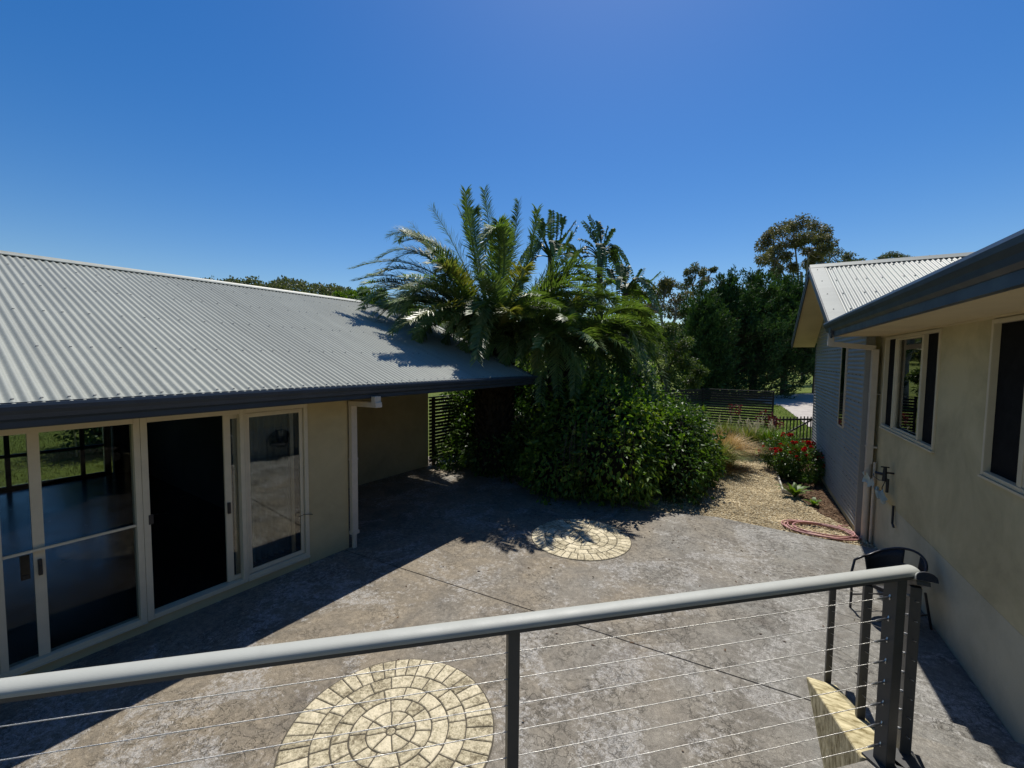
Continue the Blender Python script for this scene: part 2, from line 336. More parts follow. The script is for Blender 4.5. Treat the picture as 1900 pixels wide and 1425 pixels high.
# gravel path beyond the slab
gp = [(-3.0, 7.6), (1.87, 7.6), (1.87, 8.8), (1.35, 9.6), (1.1, 10.6), (.84, 11), (.8, 13), (.62, 14.8), (.1, 15.2), (-.6, 14.6), (-1.3, 12.5), (-2.6, 10)]
mb = MB(); mb.add([(x, y, -.045) for x, y in gp], [tuple(range(len(gp)))]); tag(mb.build('gravel_path', M['gravel'], fix=False), kind='structure')
bp = [(1.87, 8.79), (1.35, 9.6), (1.1, 10.6), (.84, 11), (.8, 13), (.62, 14.8), (.7, 16.6), (1.87, 16.6)]
mb = MB(); mb.add([(x, y, -.041) for x, y in bp], [tuple(range(len(bp)))]); tag(mb.build('garden_bed_soil', M['soil'], fix=False), kind='structure')
dp = [ground(1380, 739), ground(1450, 752), ground(1475, 770), ground(1500, 790), ground(1560, 800), ground(1700, 780), ground(1800, 735), ground(1500, 729), ground(1440, 733)]
mb = MB(); mb.add([(p.x, p.y, -.035) for p in dp], [tuple(range(len(dp)))]); tag(mb.build('driveway', M['drive'], fix=False), kind='structure')
def inpoly(x, y, poly):
    c = False; j = len(poly)-1
    for i in range(len(poly)):
        if (poly[i][1] > y) != (poly[j][1] > y) and x < (poly[j][0]-poly[i][0])*(y-poly[i][1])/(poly[j][1]-poly[i][1])+poly[i][0]: c = not c
        j = i
    return c
def pebbles(name, poly, n, s0, s1, z, mat, excl=None):
    xs = [p[0] for p in poly]; ys = [p[1] for p in poly]; Ps = []
    while len(Ps) < n:
        x, y = random.uniform(min(xs), max(xs)), random.uniform(min(ys), max(ys))
        if inpoly(x, y, poly) and not (excl and excl(x, y)): Ps.append((x, y, z))
    P = np.array(Ps); octv = np.array([(1, 0, 0), (-1, 0, 0), (0, 1, 0), (0, -1, 0), (0, 0, 1), (0, 0, -1)], float)
    octf = np.array([(0, 2, 4), (2, 1, 4), (1, 3, 4), (3, 0, 4), (2, 0, 5), (1, 2, 5), (3, 1, 5), (0, 3, 5)])
    sc = RNG.uniform(s0, s1, (n, 1, 1))*np.array([1, .62, .42])*RNG.uniform(.75, 1.25, (n, 1, 3)); a = RNG.uniform(0, 6.28, n)
    V = octv[None]*sc; c, s_ = np.cos(a)[:, None], np.sin(a)[:, None]
    V = np.stack([V[..., 0]*c-V[..., 1]*s_, V[..., 0]*s_+V[..., 1]*c, V[..., 2]+V[..., 0]*.25], 2) + P[:, None]
    F = (octf[None]+np.arange(n)[:, None, None]*6).reshape(-1, 3)
    return tag(link(name, npmesh(name, V.reshape(-1, 3), F, mat)), kind='stuff')
pebbles('gravel', gp, 26000, .013, .026, -.035, M['pebble'], lambda x, y: y < 8.12-.0*x or (y < 8.36 and x < -.2))
pebbles('bark_mulch', bp, 5000, .012, .035, -.033, M['mulch'])

# ================================================================ PAVED CIRCLES
def circle(cx, cy, rot, seed, label):
    rnd = random.Random(seed); root = empty('paving_circle', (cx, cy, 0), rot, label, 'paving circle')
    rr = [0, .036, .180, .300, .425, .560, .768]; cnt = [1, 8, 10, 14, 19, 40]; g = .0048
    mb = MB(); K = 64; mb.add([(0, 0, .0035)]+[(.775*math.cos(2*math.pi*k/K), .775*math.sin(2*math.pi*k/K), .0035) for k in range(K)], [(0, 1+k, 1+(k+1) % K) for k in range(K)])
    mb.build('grout_bed', M['grout'], root)
    for ring in range(6):
        r0, r1, c = rr[ring], rr[ring+1], cnt[ring]; off = rnd.uniform(0, 1)
        cuts = [2*math.pi*(k+off+(rnd.uniform(-.16, .16) if ring not in (1, 5) else rnd.uniform(-.06, .06)))/c for k in range(c)]; cuts.append(cuts[0]+2*math.pi)
        for k in range(c):
            a0, a1 = cuts[k], cuts[k+1]; mb = MB(); zt = .0105+rnd.uniform(-.0015, .0015); ch = .006
            if ring == 0:
                L0 = [((r1-g)*math.cos(t*math.pi/6), (r1-g)*math.sin(t*math.pi/6)) for t in range(12)]
                L1 = [(x*.8, y*.8) for x, y in L0]
            else:
                def loop(e):
                    ra, rb = r0+g+e, r1-g-e; n = 4; o_ = []
                    for r_, seq in ((ra, range(n+1)), (rb, range(n, -1, -1))):
                        da = (g+e)/max(r_, .03)
                        da = min(da, (a1-a0)*.42)
                        for t in seq:
                            an = a0+da+(a1-a0-2*da)*t/n; wob = rnd.uniform(-.0018, .0018)
                            o_.append(((r_+wob)*math.cos(an), (r_+wob)*math.sin(an)))
                    return o_
                L0 = loop(0); L1 = loop(ch)
            n = len(L0)
            mb.add([(x, y, .0035) for x, y in L0]+[(x, y, zt-.004) for x, y in L0]+[(x, y, zt) for x, y in L1],
                   [(i, (i+1) % n, n+(i+1) % n, n+i) for i in range(n)]+[(n+i, n+(i+1) % n, 2*n+(i+1) % n, 2*n+i) for i in range(n)]+[tuple(range(2*n, 3*n))])
            mb.build('paver', M['stamp'], root, fix=False)
circle(-2.22, 2.24, .3, 3, 'sandy circle of stamped pavers, the near one just beyond the front railing')
circle(-2.16, 6.27, 1.3, 5, 'sandy circle of stamped pavers, the far one at the foot of the vine mound')

# ================================================================ LEFT HOUSE
B = R(5.36); dvec = Vector((math.sin(B), math.cos(B), 0)); nvec = Vector((math.cos(B), -math.sin(B), 0)); DL = -5.381
def LP(u, d, z=0): return nvec*(DL+u)+dvec*d+Vector((0, 0, z))
LH = empty('house', nvec*DL, -B, 'cream house on the left with light grey corrugated roof and glass sliding doors', 'house')
ZS = 2.28
mb = MB(); mb.box((-.2, -4, -.03), (0, 3.14, .1)); mb.build('plinth', M['stucco'], LH)
mb = MB(); mb.box((-.2, 3.145, -.03), (.0, 3.75, ZS)); mb.box((-2.5, 3.55, -.03), (-.202, 3.75, ZS)); mb.build('wall', M['stucco'], LH)
mb = MB(); mb.box((-.2, -4, 2.195), (0, 3.142, ZS-.003)); mb.build('lintel', M['stucco'], LH)
mb = MB(); mb.box((-.2, -4, .102), (-.001, -.45, 2.193)); mb.build('wall', M['stucco'], LH)
mb = MB(); mb.box((-2.7, 3.76, -.03), (-2.5, 7.86, ZS)); mb.build('wall', M['stucco'], LH)
# interior
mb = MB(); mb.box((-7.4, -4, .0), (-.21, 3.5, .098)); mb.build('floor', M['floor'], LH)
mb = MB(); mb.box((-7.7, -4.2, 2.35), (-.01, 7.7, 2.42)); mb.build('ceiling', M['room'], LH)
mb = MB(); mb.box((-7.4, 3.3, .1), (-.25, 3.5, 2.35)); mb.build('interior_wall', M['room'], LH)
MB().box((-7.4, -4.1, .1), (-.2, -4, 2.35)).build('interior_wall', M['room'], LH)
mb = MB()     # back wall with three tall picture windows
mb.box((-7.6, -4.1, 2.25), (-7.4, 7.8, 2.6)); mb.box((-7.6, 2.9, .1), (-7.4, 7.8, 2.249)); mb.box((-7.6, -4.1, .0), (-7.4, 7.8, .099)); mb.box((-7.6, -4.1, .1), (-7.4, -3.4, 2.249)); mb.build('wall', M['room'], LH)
wn = empty('back_window', (-7.5, 0, 0)); wn.parent = LH
for y0 in (-2.8, -1.8, -.75, .3, 1.34, 2.40):
    MB().box((-.03, y0-.035, .1), (.03, y0+.035, 2.249)).build('mullion', M['black'], wn)
MB().box((-.028, -3.4, .74), (.028, 2.74, .80)).build('transom', M['black'], wn)
MB().box((-.03, -3.4, .1), (.03, 2.74, .17)).build('sill', M['black'], wn)
MB().box((-.05, 2.745, .1), (.04, 2.86, 2.249)).build('jamb', M['frame'], wn)
MB().box((-.004, -3.4, .19), (.004, 2.74, 2.249)).build('pane', M['glass'], wn)
mb = MB()
ys = np.linspace(2.62, 3.1, 33); vs = [(-.42+.035*math.sin(i*1.3), y, z) for z in (.12, 2.2) for i, y in enumerate(ys)]
mb.add(vs, [(i, i+1, 34+i, 33+i) for i in range(32)], True); mb.build('curtain', M['curtain'], LH, fix=False)
# sliding doors
def frame_rect(y0, y1, z0, z1, wl, wr, wb, wt, x0, x1, name, parent, mat='frame'):
    mb = MB(); mb.box((x0, y0, z0), (x1, y0+wl, z1)); mb.box((x0, y1-wr, z0), (x1, y1, z1)); mb.box((x0+.001, y0+wl, z0), (x1-.001, y1-wr, z0+wb)); mb.box((x0+.001, y0+wl, z1-wt), (x1-.001, y1-wr, z1))
    return mb.build(name, M[mat], parent, bevel=.003)
def sub(name, parent, loc=(0, 0, 0)):
    o = empty(name, loc); o.parent = parent; return o
sd = sub('sliding_door', LH)
frame_rect(-.45, 1.41, .1, 2.192, .05, .05, .05, .065, -.10, .018, 'frame', sd)
MB().box((-.02, .455, .151), (.012, .50, 2.126)).build('mullion', M['frame'], sd)
MB().box((-.012, .502, 1.10), (.006, 1.358, 1.122)).build('midrail', M['frame'], sd)
MB().box((-.012, -.398, 1.10), (.006, .454, 1.122)).build('midrail', M['frame'], sd)
MB().box((-.06, .675, .151), (-.03, .745, 2.126)).build('door_stile', M['frame'], sd)
MB().box((-.03, .697, .88), (-.002, .722, 1.02)).box((-.002, .702, .93), (.01, .717, .97)).build('handle', M['black'], sd, bevel=.004)
MB().box((-.07, .60, .86), (-.05, .655, 1.07)).box((-.05, .61, .87), (-.04, .645, .90)).build('latch', M['black'], sd)
MB().box((-.046, .502, .151), (-.042, 1.36, 2.126)).build('flyscreen', M['screen'], sd)
MB().box((-.046, -.398, .151), (-.042, .454, 2.126)).build('flyscreen', M['screen'], sd)
MB().box((-.1, -.45, .094), (.035, 1.41, .0999)).build('sill', M['frame'], sd)
s2 = sub('sliding_door', LH)
frame_rect(1.412, 2.36, .1, 2.192, .055, .045, .05, .065, -.10, .020, 'frame', s2)
frame_rect(2.362, 3.14, .1, 2.192, .018, .05, .07, .065, -.10, .018, 'frame', s2)
MB().box((.0185, 2.37, .101), (.03, 3.139, .125)).build('sill', M['frame'], s2)
frame_rect(2.385, 3.085, .175, 2.12, .045, .045, .05, .05, -.035, -.010, 'sash', s2)
MB().box((-.024, 2.43, .22), (-.020, 3.042, 2.072)).build('pane', M['glass'], s2)
frame_rect(2.17, 2.98, .155, 2.12, .07, .045, .05, .05, -.075, -.045, 'sash', s2)
MB().box((-.062, 2.24, .2), (-.058, 2.937, 2.07)).build('pane', M['glass'], s2)
MB().box((-.09, 2.275, .155), (-.078, 2.315, 2.12)).build('stile', M['frame'], s2)
MB().box((-.045, 2.185, .97), (-.020, 2.215, 1.10)).build('handle', M['black'], s2, bevel=.004)
MB().box((.0, 1.45, 1.09), (.024, 1.49, 1.19)).build('catch', M['black'], s2, bevel=.003)
MB().tube([LH.matrix_world @ Vector(p) if 0 else Vector(p) for p in ((.02, 2.99, .70), (.05, 3.04, .72), (.04, 3.12, .70), (.015, 3.19, .67))], .004, 5).build('cable', M['black'], s2)
# soffit and porch beam
mb = MB(); mb.box((.003, -4.1, ZS), (.538, 8.0, ZS+.02)); mb.box((-2.6, 3.76, ZS), (.0, 8.0, ZS+.02)); mb.build('soffit', M['soffit'], LH)
# corrugated roof, light steel
PT = R(20); EU = .56; EZ = 2.41
def roofz(u): return EZ+(EU-u)*math.tan(PT)
def corr(mb, d0, d1, lo, hi, pos, nrm, pitch=.0762, amp=.0108, per=8, segs=3):
    ds = np.arange(d0, d1, pitch/per); k0 = len(mb.v); cols = 0
    for dd in ds:
        a, b = lo(dd), hi(dd)
        if b <= a+.01: b = a+.01
        ph = amp*math.sin(2*math.pi*dd/pitch)
        for s_ in range(segs+1):
            mb.v.append(tuple(pos(dd, a+(b-a)*s_/segs)+nrm*ph))
        cols += 1
    for i in range(cols-1):
        for s_ in range(segs):
            q = k0+i*(segs+1)+s_; mb.f.append((q, q+segs+1, q+segs+2, q+1)); mb.sm.append(True)
edge_u = [(.65, 7.84), (-.91, 8.18), (-3.1, 8.54), (-4.7, 7.45)]
def dmax_inv(dd, want):  # for a given d: range of slope distance s=(EU-u)
    us = np.linspace(EU, -4.7, 220); ed = np.interp(-us, [-e[0] for e in edge_u], [e[1] for e in edge_u]); ok = us[ed >= dd]
    if len(ok) == 0: return 3., 3.
    return EU-ok.max(), EU-ok.min()
nr = Vector((math.sin(PT), 0, math.cos(PT)))
rf = sub('roof', LH)
mb = MB(); corr(mb, -4, 8.52, lambda d_: dmax_inv(d_, 0)[0], lambda d_: dmax_inv(d_, 0)[1], lambda d_, s_: Vector((EU-s_, d_, EZ+s_*math.tan(PT))), nr)
mb.build('roof_sheet', M['roof'], rf, fix=False)
mb = MB(); mb.add([(-4.7, -4, roofz(-4.7)-.01), (-4.7, 7.45, roofz(-4.7)-.01), (-8.3, 7.45, 2.75), (-8.3, -4, 2.75)], [(0, 1, 2, 3)]); mb.add([(-4.7, 7.45, roofz(-4.7)-.01), (-3.1, 8.54, roofz(-3.1)-.01), (-8.3, 8.54, 2.75), (-8.3, 7.45, 2.75)], [(0, 1, 2, 3)]); mb.build('rear_roof_sheet', M['roof'], rf)
# ridge cap
zr = roofz(-4.7)+.012
prof = [(.20, -.073), (.205, -.060), (.06, -.012), (.035, .012), (-.035, .012), (-.06, -.012), (-.205, -.07), (-.2, -.08), (0, -.01)]
MB().extrude(prof, (-4.7, -4, zr), (-4.7, 7.47, zr), (1, 0, 0), (0, 0, 1)).build('ridge_cap', M['roof'], rf)
mb = MB(); P_ = [Vector((-4.7, 7.45, zr)), Vector((-3.1, 8.54, roofz(-3.1)+.02)), Vector((-.91, 8.18, roofz(-.91)+.02)), Vector((.62, 7.85, roofz(.62)+.02))]
for a, b in zip(P_, P_[1:]): mb.bar(a, b, .11, .02)
mb.build('edge_flashing', M['roof'], rf)
# screws in rows across the sheet
mb = MB(); rows = [.10, 1.25, 2.4, 3.5, 4.5, 5.15]
for ri_, s_ in enumerate(rows):
    d_ = -1.0; k = 0
    while d_ < 7.7:
        c = round(d_/.0762)*.0762+.01905; seq = 2 if ri_ == 0 else (3, 2, 3, 4)[k % 4]
        u = EU-s_; p = Vector((u, c, EZ+s_*math.tan(PT)))+nr*.0085
        lo_, hi_ = dmax_inv(c, 0)
        if lo_+.05 < s_ < hi_-.05:
            a, b = Vector((0, 1, 0)), nr.cross(Vector((0, 1, 0))); r_ = .0105
            ring = [p+(a*math.cos(t*math.pi/3)+b*math.sin(t*math.pi/3))*r_ for t in range(6)]; top = [q+nr*.007 for q in ring]
            mb.add(ring+top, [(t, (t+1) % 6, 6+(t+1) % 6, 6+t) for t in range(6)]+[tuple(range(6, 12))])
        d_ += .0762*seq; k += 1
M['screw'] = simple('roof_screw', (.16, .16, .15), .5, .1, 5)
tag(mb.build('roof_screws', M['screw'], rf), kind='stuff')
# gutter & fascia
GP = [(0.520, .15), (0.530, .15), (0.530, .045), (0.600, .03), (0.625, .045), (0.635, .075), (0.655, .10), (0.657, .125), (0.648, .138), (0.650, .15), (0.665, .15), (0.672, .128), (0.668, .098), (0.645, .068), (0.638, .035), (0.610, .015), (0.520, .02)]
MB().extrude([(a, b+2.285) for a, b in GP], (0, -4.1, 0), (0, 8.0, 0), (1, 0, 0), (0, 0, 1)).build('gutter', M['navy'], LH, fix=True)
MB().box((.568, -4.1, 2.255), (.60, 8.0, 2.32)).box((.54, -4.1, 2.24), (.567, 8.0, 2.40)).build('fascia', M['navy'], LH)
mb = MB(); mb.bar((.56, 7.97, EZ-.07), (-3.1, 8.57, roofz(-3.1)-.07), .025, .2); mb.build('barge_board', M['navy'], LH)
# downpipe from the gutter outlet back to the wall
dpn = sub('downpipe', LH)
MB().box((.60, 3.70, 2.14), (.68, 3.80, 2.27)).build('outlet', M['pipe'], dpn, bevel=.004)
MB().bar((.70, 3.75, 2.155), (.04, 3.79, 2.135), .1, .07).build('arm', M['pipe'], dpn, bevel=.004)
MB().box((.006, 3.765, .22), (.075, 3.86, 2.10)).build('pipe', M['pipe'], dpn, bevel=.004)
MB().box((.003, 3.755, 1.30), (.08, 3.87, 1.325)).box((.003, 3.755, .20), (.084, 3.87, .25)).box((.003, 3.76, .8), (.078, 3.865, .806)).build('bracket', M['pipe'], dpn)
MB().tube([(.045, 3.812, .21), (.045, 3.812, .0)], .036, 14).build('drain_stub', M['pipe'], dpn)

# slat fence in line with the porch wall
def slat_fence(name, A, B_, ztop, z0, pitch, sh, label, posts, mat='slat', toprail=True):
    A, B_ = Vector(A), Vector(B_); f = empty(name, (0, 0, 0), 0, label, 'fence'); z = z0
    while z+sh < ztop-.02:
        MB().bar((A.x, A.y, z+sh/2), (B_.x, B_.y, z+sh/2), .02, sh).build('slat', M[mat], f); z += pitch
    t = (B_-A).normalized(); nn = Vector((t.y, -t.x, 0))
    for s_ in posts:
        p = A.lerp(B_, s_)+nn*.045; MB().bar((p.x, p.y, -.05), (p.x, p.y, ztop+.01), .07, .065, (t.x, t.y, 0)).build('post', M[mat], f)
    if toprail: MB().bar((A.x, A.y, ztop-.01), (B_.x, B_.y, ztop-.01), .07, .03).build('top_rail', M[mat], f)
    return f
a_, b_ = LP(-2.5, 7.9), LP(-2.5, 13.2)
slat_fence('slat_fence', a_, b_, 1.78, .08, .088, .062, 'dark slat fence beyond the shaded porch wall, behind the palm trunk', (0.02, .5, 1))
slat_fence('slat_fence', ground(1432, 800), ground(1302, 790), 1.6, .1, .105, .072, 'dark horizontal slat fence panel beyond the gravel path, ending beside the picket gate', (0, 1))
slat_fence('slat_fence', ground(1300, 790), ground(1195, 795), 1.57, .1, .105, .072, 'dark horizontal slat fence panel running behind the leafy vine mound', (.5, 1))
# picket gate
g0, g1 = at(1438, 800, 14.4), at(1512, 800, 14.6); g0.z = g1.z = 0
gt = empty('garden_gate', g0, math.atan2((g1-g0).y, (g1-g0).x), 'low dark picket gate with a diagonal brace beside the grey corrugated wall', 'gate'); Lg = (g1-g0).length
for k in range(12):
    x = .04+k*(Lg-.08)/11; MB().box((x-.015, -.012, .03), (x+.015, .010, .93+.02*(k % 2)*0+.012*math.sin(k))).build('picket', M['slat'], gt)
MB().box((0, .012, .80), (Lg, .042, .86)).build('rail', M['slat'], gt); MB().box((0, .012, .12), (Lg, .042, .18)).build('rail', M['slat'], gt)
MB().bar((.05, .052, .15), (Lg-.05, .052, .83), .03, .05).build('brace', M['slat'], gt)
MB().box((-.06, -.03, -.05), (-.005, .03, .97)).build('post', M['slat'], gt)

# ================================================================ RIGHT HOUSE
RH = empty('house', (1.87, 0, 0), 0, 'cream house on the right with dark blue gutter and grey corrugated gable end', 'house')
X0 = 0.
mb = MB(); mb.box((.004, -4, -.03), (.25, 8.66, .797)); mb.build('lower_wall', M['stucco_low'], RH)
mb = MB(); mb.box((.012, -4, .797), (.2, 8.655, .803)); mb.build('render_joint', M['grout'], RH)
def wall_holes(y0, y1, z0, z1, holes, x0, x1):
    mb = MB(); y = y0
    for (a, b, c, d_) in holes:
        mb.box((x0, y, z0), (x1, a, z1)); mb.box((x0, a, z0), (x1, b, c)); mb.box((x0, a, d_), (x1, b, z1)); y = b
    mb.box((x0, y, z0), (x1, y1, z1)); return mb
W1 = (6.31, 8.36, 1.83, 3.175); W2 = (3.2, 5.21, 1.83, 3.175)
wall_holes(-4, 8.66, .803, 3.22, [W2, W1], .0, .25).build('upper_wall', M['stucco_r'], RH)
for wi, (a, b, c, d_) in enumerate((W1, W2)):
    wn = sub('window', RH)
    frame_rect(a, b, c, d_, .035, .035, .035, .035, -.018, .09, 'frame', wn)
    cuts = (6.83, 7.86) if wi == 0 else (3.75, 4.64)
    for cc in cuts: MB().box((-.012, cc-.03, c+.036), (.07, cc+.03, d_-.036)).build('mullion', M['frame'], wn, bevel=.003)
    edges = [a+.035, cuts[0]-.03, cuts[0]+.03, cuts[1]-.03, cuts[1]+.03, b-.035]
    for k in range(3):
        p0, p1 = edges[2*k], edges[2*k+1]
        if k == 1: frame_rect(p0, p1, c+.037, d_-.037, .03, .03, .03, .03, -.004, .02, 'sash', wn)
        MB().box((.03+.01*(k == 1), p0+.002, c+.037), (.034+.01*(k == 1), p1-.002, d_-.037)).build('pane' if k == 1 else 'insect_screen', M['glass' if k == 1 else 'mesh'], wn)
    MB().box((.26, a-.1, c-.1), (.28, b+.1, d_+.03)).build('window_backing', M['room'], wn)  # flat dark panel behind the panes
    MB().box((-.03, a-.01, c-.022), (.02, b+.01, c-.003)).build('sill', M['frame'], wn)
MB().box((-.62, -4, 3.205), (.0, 8.62, 3.22)).build('soffit', M['soffit'], RH)
MB().box((-.02, -4, 3.185), (-.0, 8.62, 3.204)).build('soffit_trim', M['soffit'], RH)
# gutter + fascia on this side (opens towards -x)
GQ = [(-.60, .17), (-.61, .17), (-.61, .06), (-.67, .04), (-.70, .055), (-.712, .09), (-.735, .125), (-.737, .155), (-.727, .166), (-.73, .18), (-.748, .18), (-.755, .155), (-.75, .12), (-.725, .085), (-.716, .045), (-.685, .02), (-.60, .02)]
MB().extrude([(a, b+3.25) for a, b in GQ], (0, -4, 0), (0, 8.66, 0), (1, 0, 0), (0, 0, 1)).build('gutter', M['navy'], RH)
MB().box((-.68, -4, 3.195), (-.625, 8.64, 3.30)).build('fascia', M['navy'], RH)
# downpipe
dpn = sub('downpipe', RH)
MB().box((-.70, 8.50, 3.06), (-.62, 8.60, 3.26)).build('outlet', M['pipe'], dpn, bevel=.004)
MB().bar((-.67, 8.55, 3.09), (-.09, 8.57, 3.02), .1, .075).build('arm', M['pipe'], dpn, bevel=.004)
MB().box((-.13, 8.50, 1.2), (-.05, 8.60, 3.0)).build('pipe', M['pipe'], dpn, bevel=.004)
MB().tube([(-.09, 8.55, 1.22), (-.09, 8.55, -.03)], .047, 16).build('lower_pipe', M['pipe'], dpn)
MB().box((-.138, 8.492, 1.46), (-.006, 8.608, 1.485)).box((-.135, 8.495, 2.3), (-.004, 8.605, 2.306)).build('bracket', M['pipe'], dpn)
MB().tube([(-.035, 8.44, 1.25), (-.035, 8.44, -.02)], .02, 10).build('conduit', M['pipe'], dpn)
# rear block: return wall, corrugated wall, gable roof
MB().box((-.158, 8.70, -.03), (2, 8.86, 3.25)).build('return_wall', M['stucco_r'], RH)
cw = sub('gable_wall', RH)
CX = -.175
mb = MB(); k0 = 0; zz = np.arange(.10, 4.75, .0762/8)
def gtop(y): return 3.30+(min(y-8.2, 14.5-y))*math.tan(R(25.8))-.05
cols = []
for z in zz:
    ph = .0085*math.sin(2*math.pi*z/.0762)
    half = min(3.15-(max(z-3.2, 0))/math.tan(R(25.8)), 2.7)
    y0, y1 = 11.35-half, 11.35+half
    segs = [(y0, min(y1, 10.12)), (10.42, y1)] if 1.58 < z < 3.13 else [(y0, 10.12), (10.12, 10.42), (10.42, y1)]
    cols.append((z, ph, y0, y1))
for i in range(len(cols)-1):
    (z, p, y0, y1), (z2, p2, y02, y12) = cols[i], cols[i+1]
    if y1-y0 < .05: break
    rng_ = [(y0, 10.12, y02, 10.12), (10.42, y1, 10.42, y12)] if 1.58 < z < 3.13 else [(y0, y1, y02, y12)]
    for a, b, a2, b2 in rng_:
        if b > a: mb.add([(CX-p, a, z), (CX-p, b, z), (CX-p2, b2, z2), (CX-p2, a2, z2)], [(0, 1, 2, 3)], True)
mb.build('wall_sheet', M['wallsteel'], cw, fix=False)
MB().box((CX-.014, 8.64, .0), (CX+.10, 8.699, 3.2)).build('corner_flashing', M['wallsteel'], cw)
MB().box((CX-.014, 14.05, .0), (CX+.10, 14.09, 3.2)).build('corner_flashing', M['wallsteel'], cw)
MB().box((CX+.02, 8.87, -.03), (CX+.15, 10.1, 3.3)).box((CX+.02, 10.44, -.03), (CX+.15, 14.05, 3.3)).box((CX+.02, 10.1, -.03), (CX+.15, 10.44, 1.57)).build('wall_core', M['stucco_r'], cw)
MB().box((CX+.02, 14.06, -.03), (6, 14.2, 3.3)).build('end_wall', M['wallsteel'], cw)
mb = MB()
for z in np.arange(.3, 3.2, .4572):
    for y in np.arange(8.95, 14, .3):
        if not 10.05 < y < 10.5: mb.box((CX-.016, y-.008, z-.006), (CX-.0, y+.008, z+.006))
tag(mb.build('wall_screws', M['screw'], cw), kind='stuff')
w3 = sub('window', RH)
frame_rect(10.04, 10.52, 1.54, 3.16, .025, .025, .03, .03, CX-.028, CX+.05, 'frame', w3, 'pipe')
MB().box((CX-.022, 10.066, 1.571), (CX-.018, 10.494, 3.129)).build('pane', M['glass'], w3)
MB().box((CX+.2, 9.9, 1.4), (CX+.22, 10.6, 3.3)).build('window_backing', M['room'], w3)  # dark panel closing the opening behind the pane
# gable roof; ridge runs away from the courtyard
GA = R(25.8); GX = -.70; RY, RZ = 11.35, 4.86
gr = sub('gable_roof', RH); LS = 3.2/math.cos(GA)
nrm = Vector((0, -math.sin(GA), math.cos(GA)))
mb = MB(); corr(mb, GX+.22, 9, lambda x: 0, lambda x: LS, lambda x, s_: Vector((x, RY-s_*math.cos(GA), RZ-s_*math.sin(GA))), nrm); mb.build('roof_sheet', M['roof'], gr, fix=False)
nrm2 = Vector((0, math.sin(GA), math.cos(GA)))
mb = MB(); corr(mb, GX+.22, 9, lambda x: 0, lambda x: LS, lambda x, s_: Vector((x, RY+s_*math.cos(GA), RZ-s_*math.sin(GA))), nrm2, per=4); mb.build('roof_sheet', M['roof'], gr, fix=False)
for sg in (-1, 1):
    mb = MB(); n_ = Vector((0, sg*math.sin(GA), math.cos(GA))); a = Vector((0, RY, RZ))+n_*.012; b = Vector((0, RY+sg*LS*math.cos(GA), RZ-LS*math.sin(GA)))+n_*.012
    mb.add([a+Vector((GX-.01, 0, 0)), a+Vector((GX+.235, 0, 0)), b+Vector((GX+.235, 0, 0)), b+Vector((GX-.01, 0, 0)), a+Vector((GX-.01, 0, .004)), a+Vector((GX+.235, 0, .004)), b+Vector((GX+.235, 0, .004)), b+Vector((GX-.01, 0, .004))],
           [(0, 3, 2, 1), (4, 5, 6, 7), (0, 1, 5, 4), (1, 2, 6, 5), (2, 3, 7, 6), (3, 0, 4, 7)]); mb.build('barge_flashing', M['roof'], gr)
    mb = MB(); off = -n_*.09; mb.bar(a+off+Vector((GX, 0, 0)), b+off+Vector((GX, 0, 0)), .025, .17, n_) ; mb.build('barge_board', M['navy'], gr)
    mb = MB(); off = -n_*.055; mb.bar(a+off+Vector((GX-.018, 0, 0)), b+off+Vector((GX-.018, 0, 0)), .012, .07, n_) ; mb.build('barge_mould', M['navy'], gr)
    mb = MB(); off = -n_*.13; p, q = a+off+Vector((GX+.27, 0, 0)), b+off+Vector((GX+.27, 0, 0)); mb.bar(p, q, .51, .012, n_); mb.build('gable_soffit', M['soffit'], gr)
prof = [(.16, -.085), (.03, .005), (-.03, .005), (-.16, -.085), (0, -.02)]
MB().extrude(prof, (GX-.01, RY, RZ+.03), (9, RY, RZ+.03), (0, 1, 0), (0, 0, 1)).build('ridge_cap', M['roof'], gr)
mb = MB()
for j, s_ in enumerate((.35, 1.15, 1.95, 2.75, 3.3)):
    x = GX+.1; k = 0
    while x < 5:
        p = Vector((x, RY-s_*math.cos(GA), RZ-s_*math.sin(GA)))+nrm*.012; mb.box(p-Vector((.009, .009, .004)), p+Vector((.009, .009, .012))); x += .0762*(3, 4, 2)[k % 3]; k += 1
tag(mb.build('roof_screws', M['screw'], gr), kind='stuff')
# main roof plane over the front block
mb = MB(); mb.add([(-.66, -4, 3.40), (-.66, 8.64, 3.40), (5.5, 8.64, 5.6), (5.5, -4, 5.6)], [(0, 1, 2, 3)]); mb.build('roof_sheet', M['roof'], RH)
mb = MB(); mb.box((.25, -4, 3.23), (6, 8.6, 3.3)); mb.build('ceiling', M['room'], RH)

# tap, timer and plastic bags on the right wall
tp = empty('garden_tap', (1.80, 7.62, 1.24), 0, 'black tap and watering timer fixed to the cream wall beside the downpipe', 'tap')
MB().tube([(.07, 0, .03), (.0, 0, .03), (-.03, 0, .02)], .013, 8).tube([(-.03, 0, .10), (-.03, 0, -.09)], [.02, .03], 8).build('valve_body', M['black'], tp)
MB().box((-.075, -.01, .10), (.015, .01, .115)).build('tap_handle', M['black'], tp)
MB().tube([(-.03, 0, 0), (-.08, .05, 0), (-.11, .08, 0)], [.024, .02, .024], 8).build('spout', M['black'], tp)
MB().tube([(.0, -.02, -.05), (.0, -.02, -.2), (.0, -.02, -.24)], .018, 8).build('pipe', M['black'], tp)
MB().tube([(-.03, .02, -.08), (-.06, .12, -.11), (-.09, .3, -.10), (-.06, .42, -.09)], .006, 5).build('cord', M['black'], tp)
MB().tube([(-.02, 0, -.09), (-.04, .05, -.2), (-.03, .03, -.26), (-.05, .12, -.25)], .006, 5).build('cord', M['black'], tp)
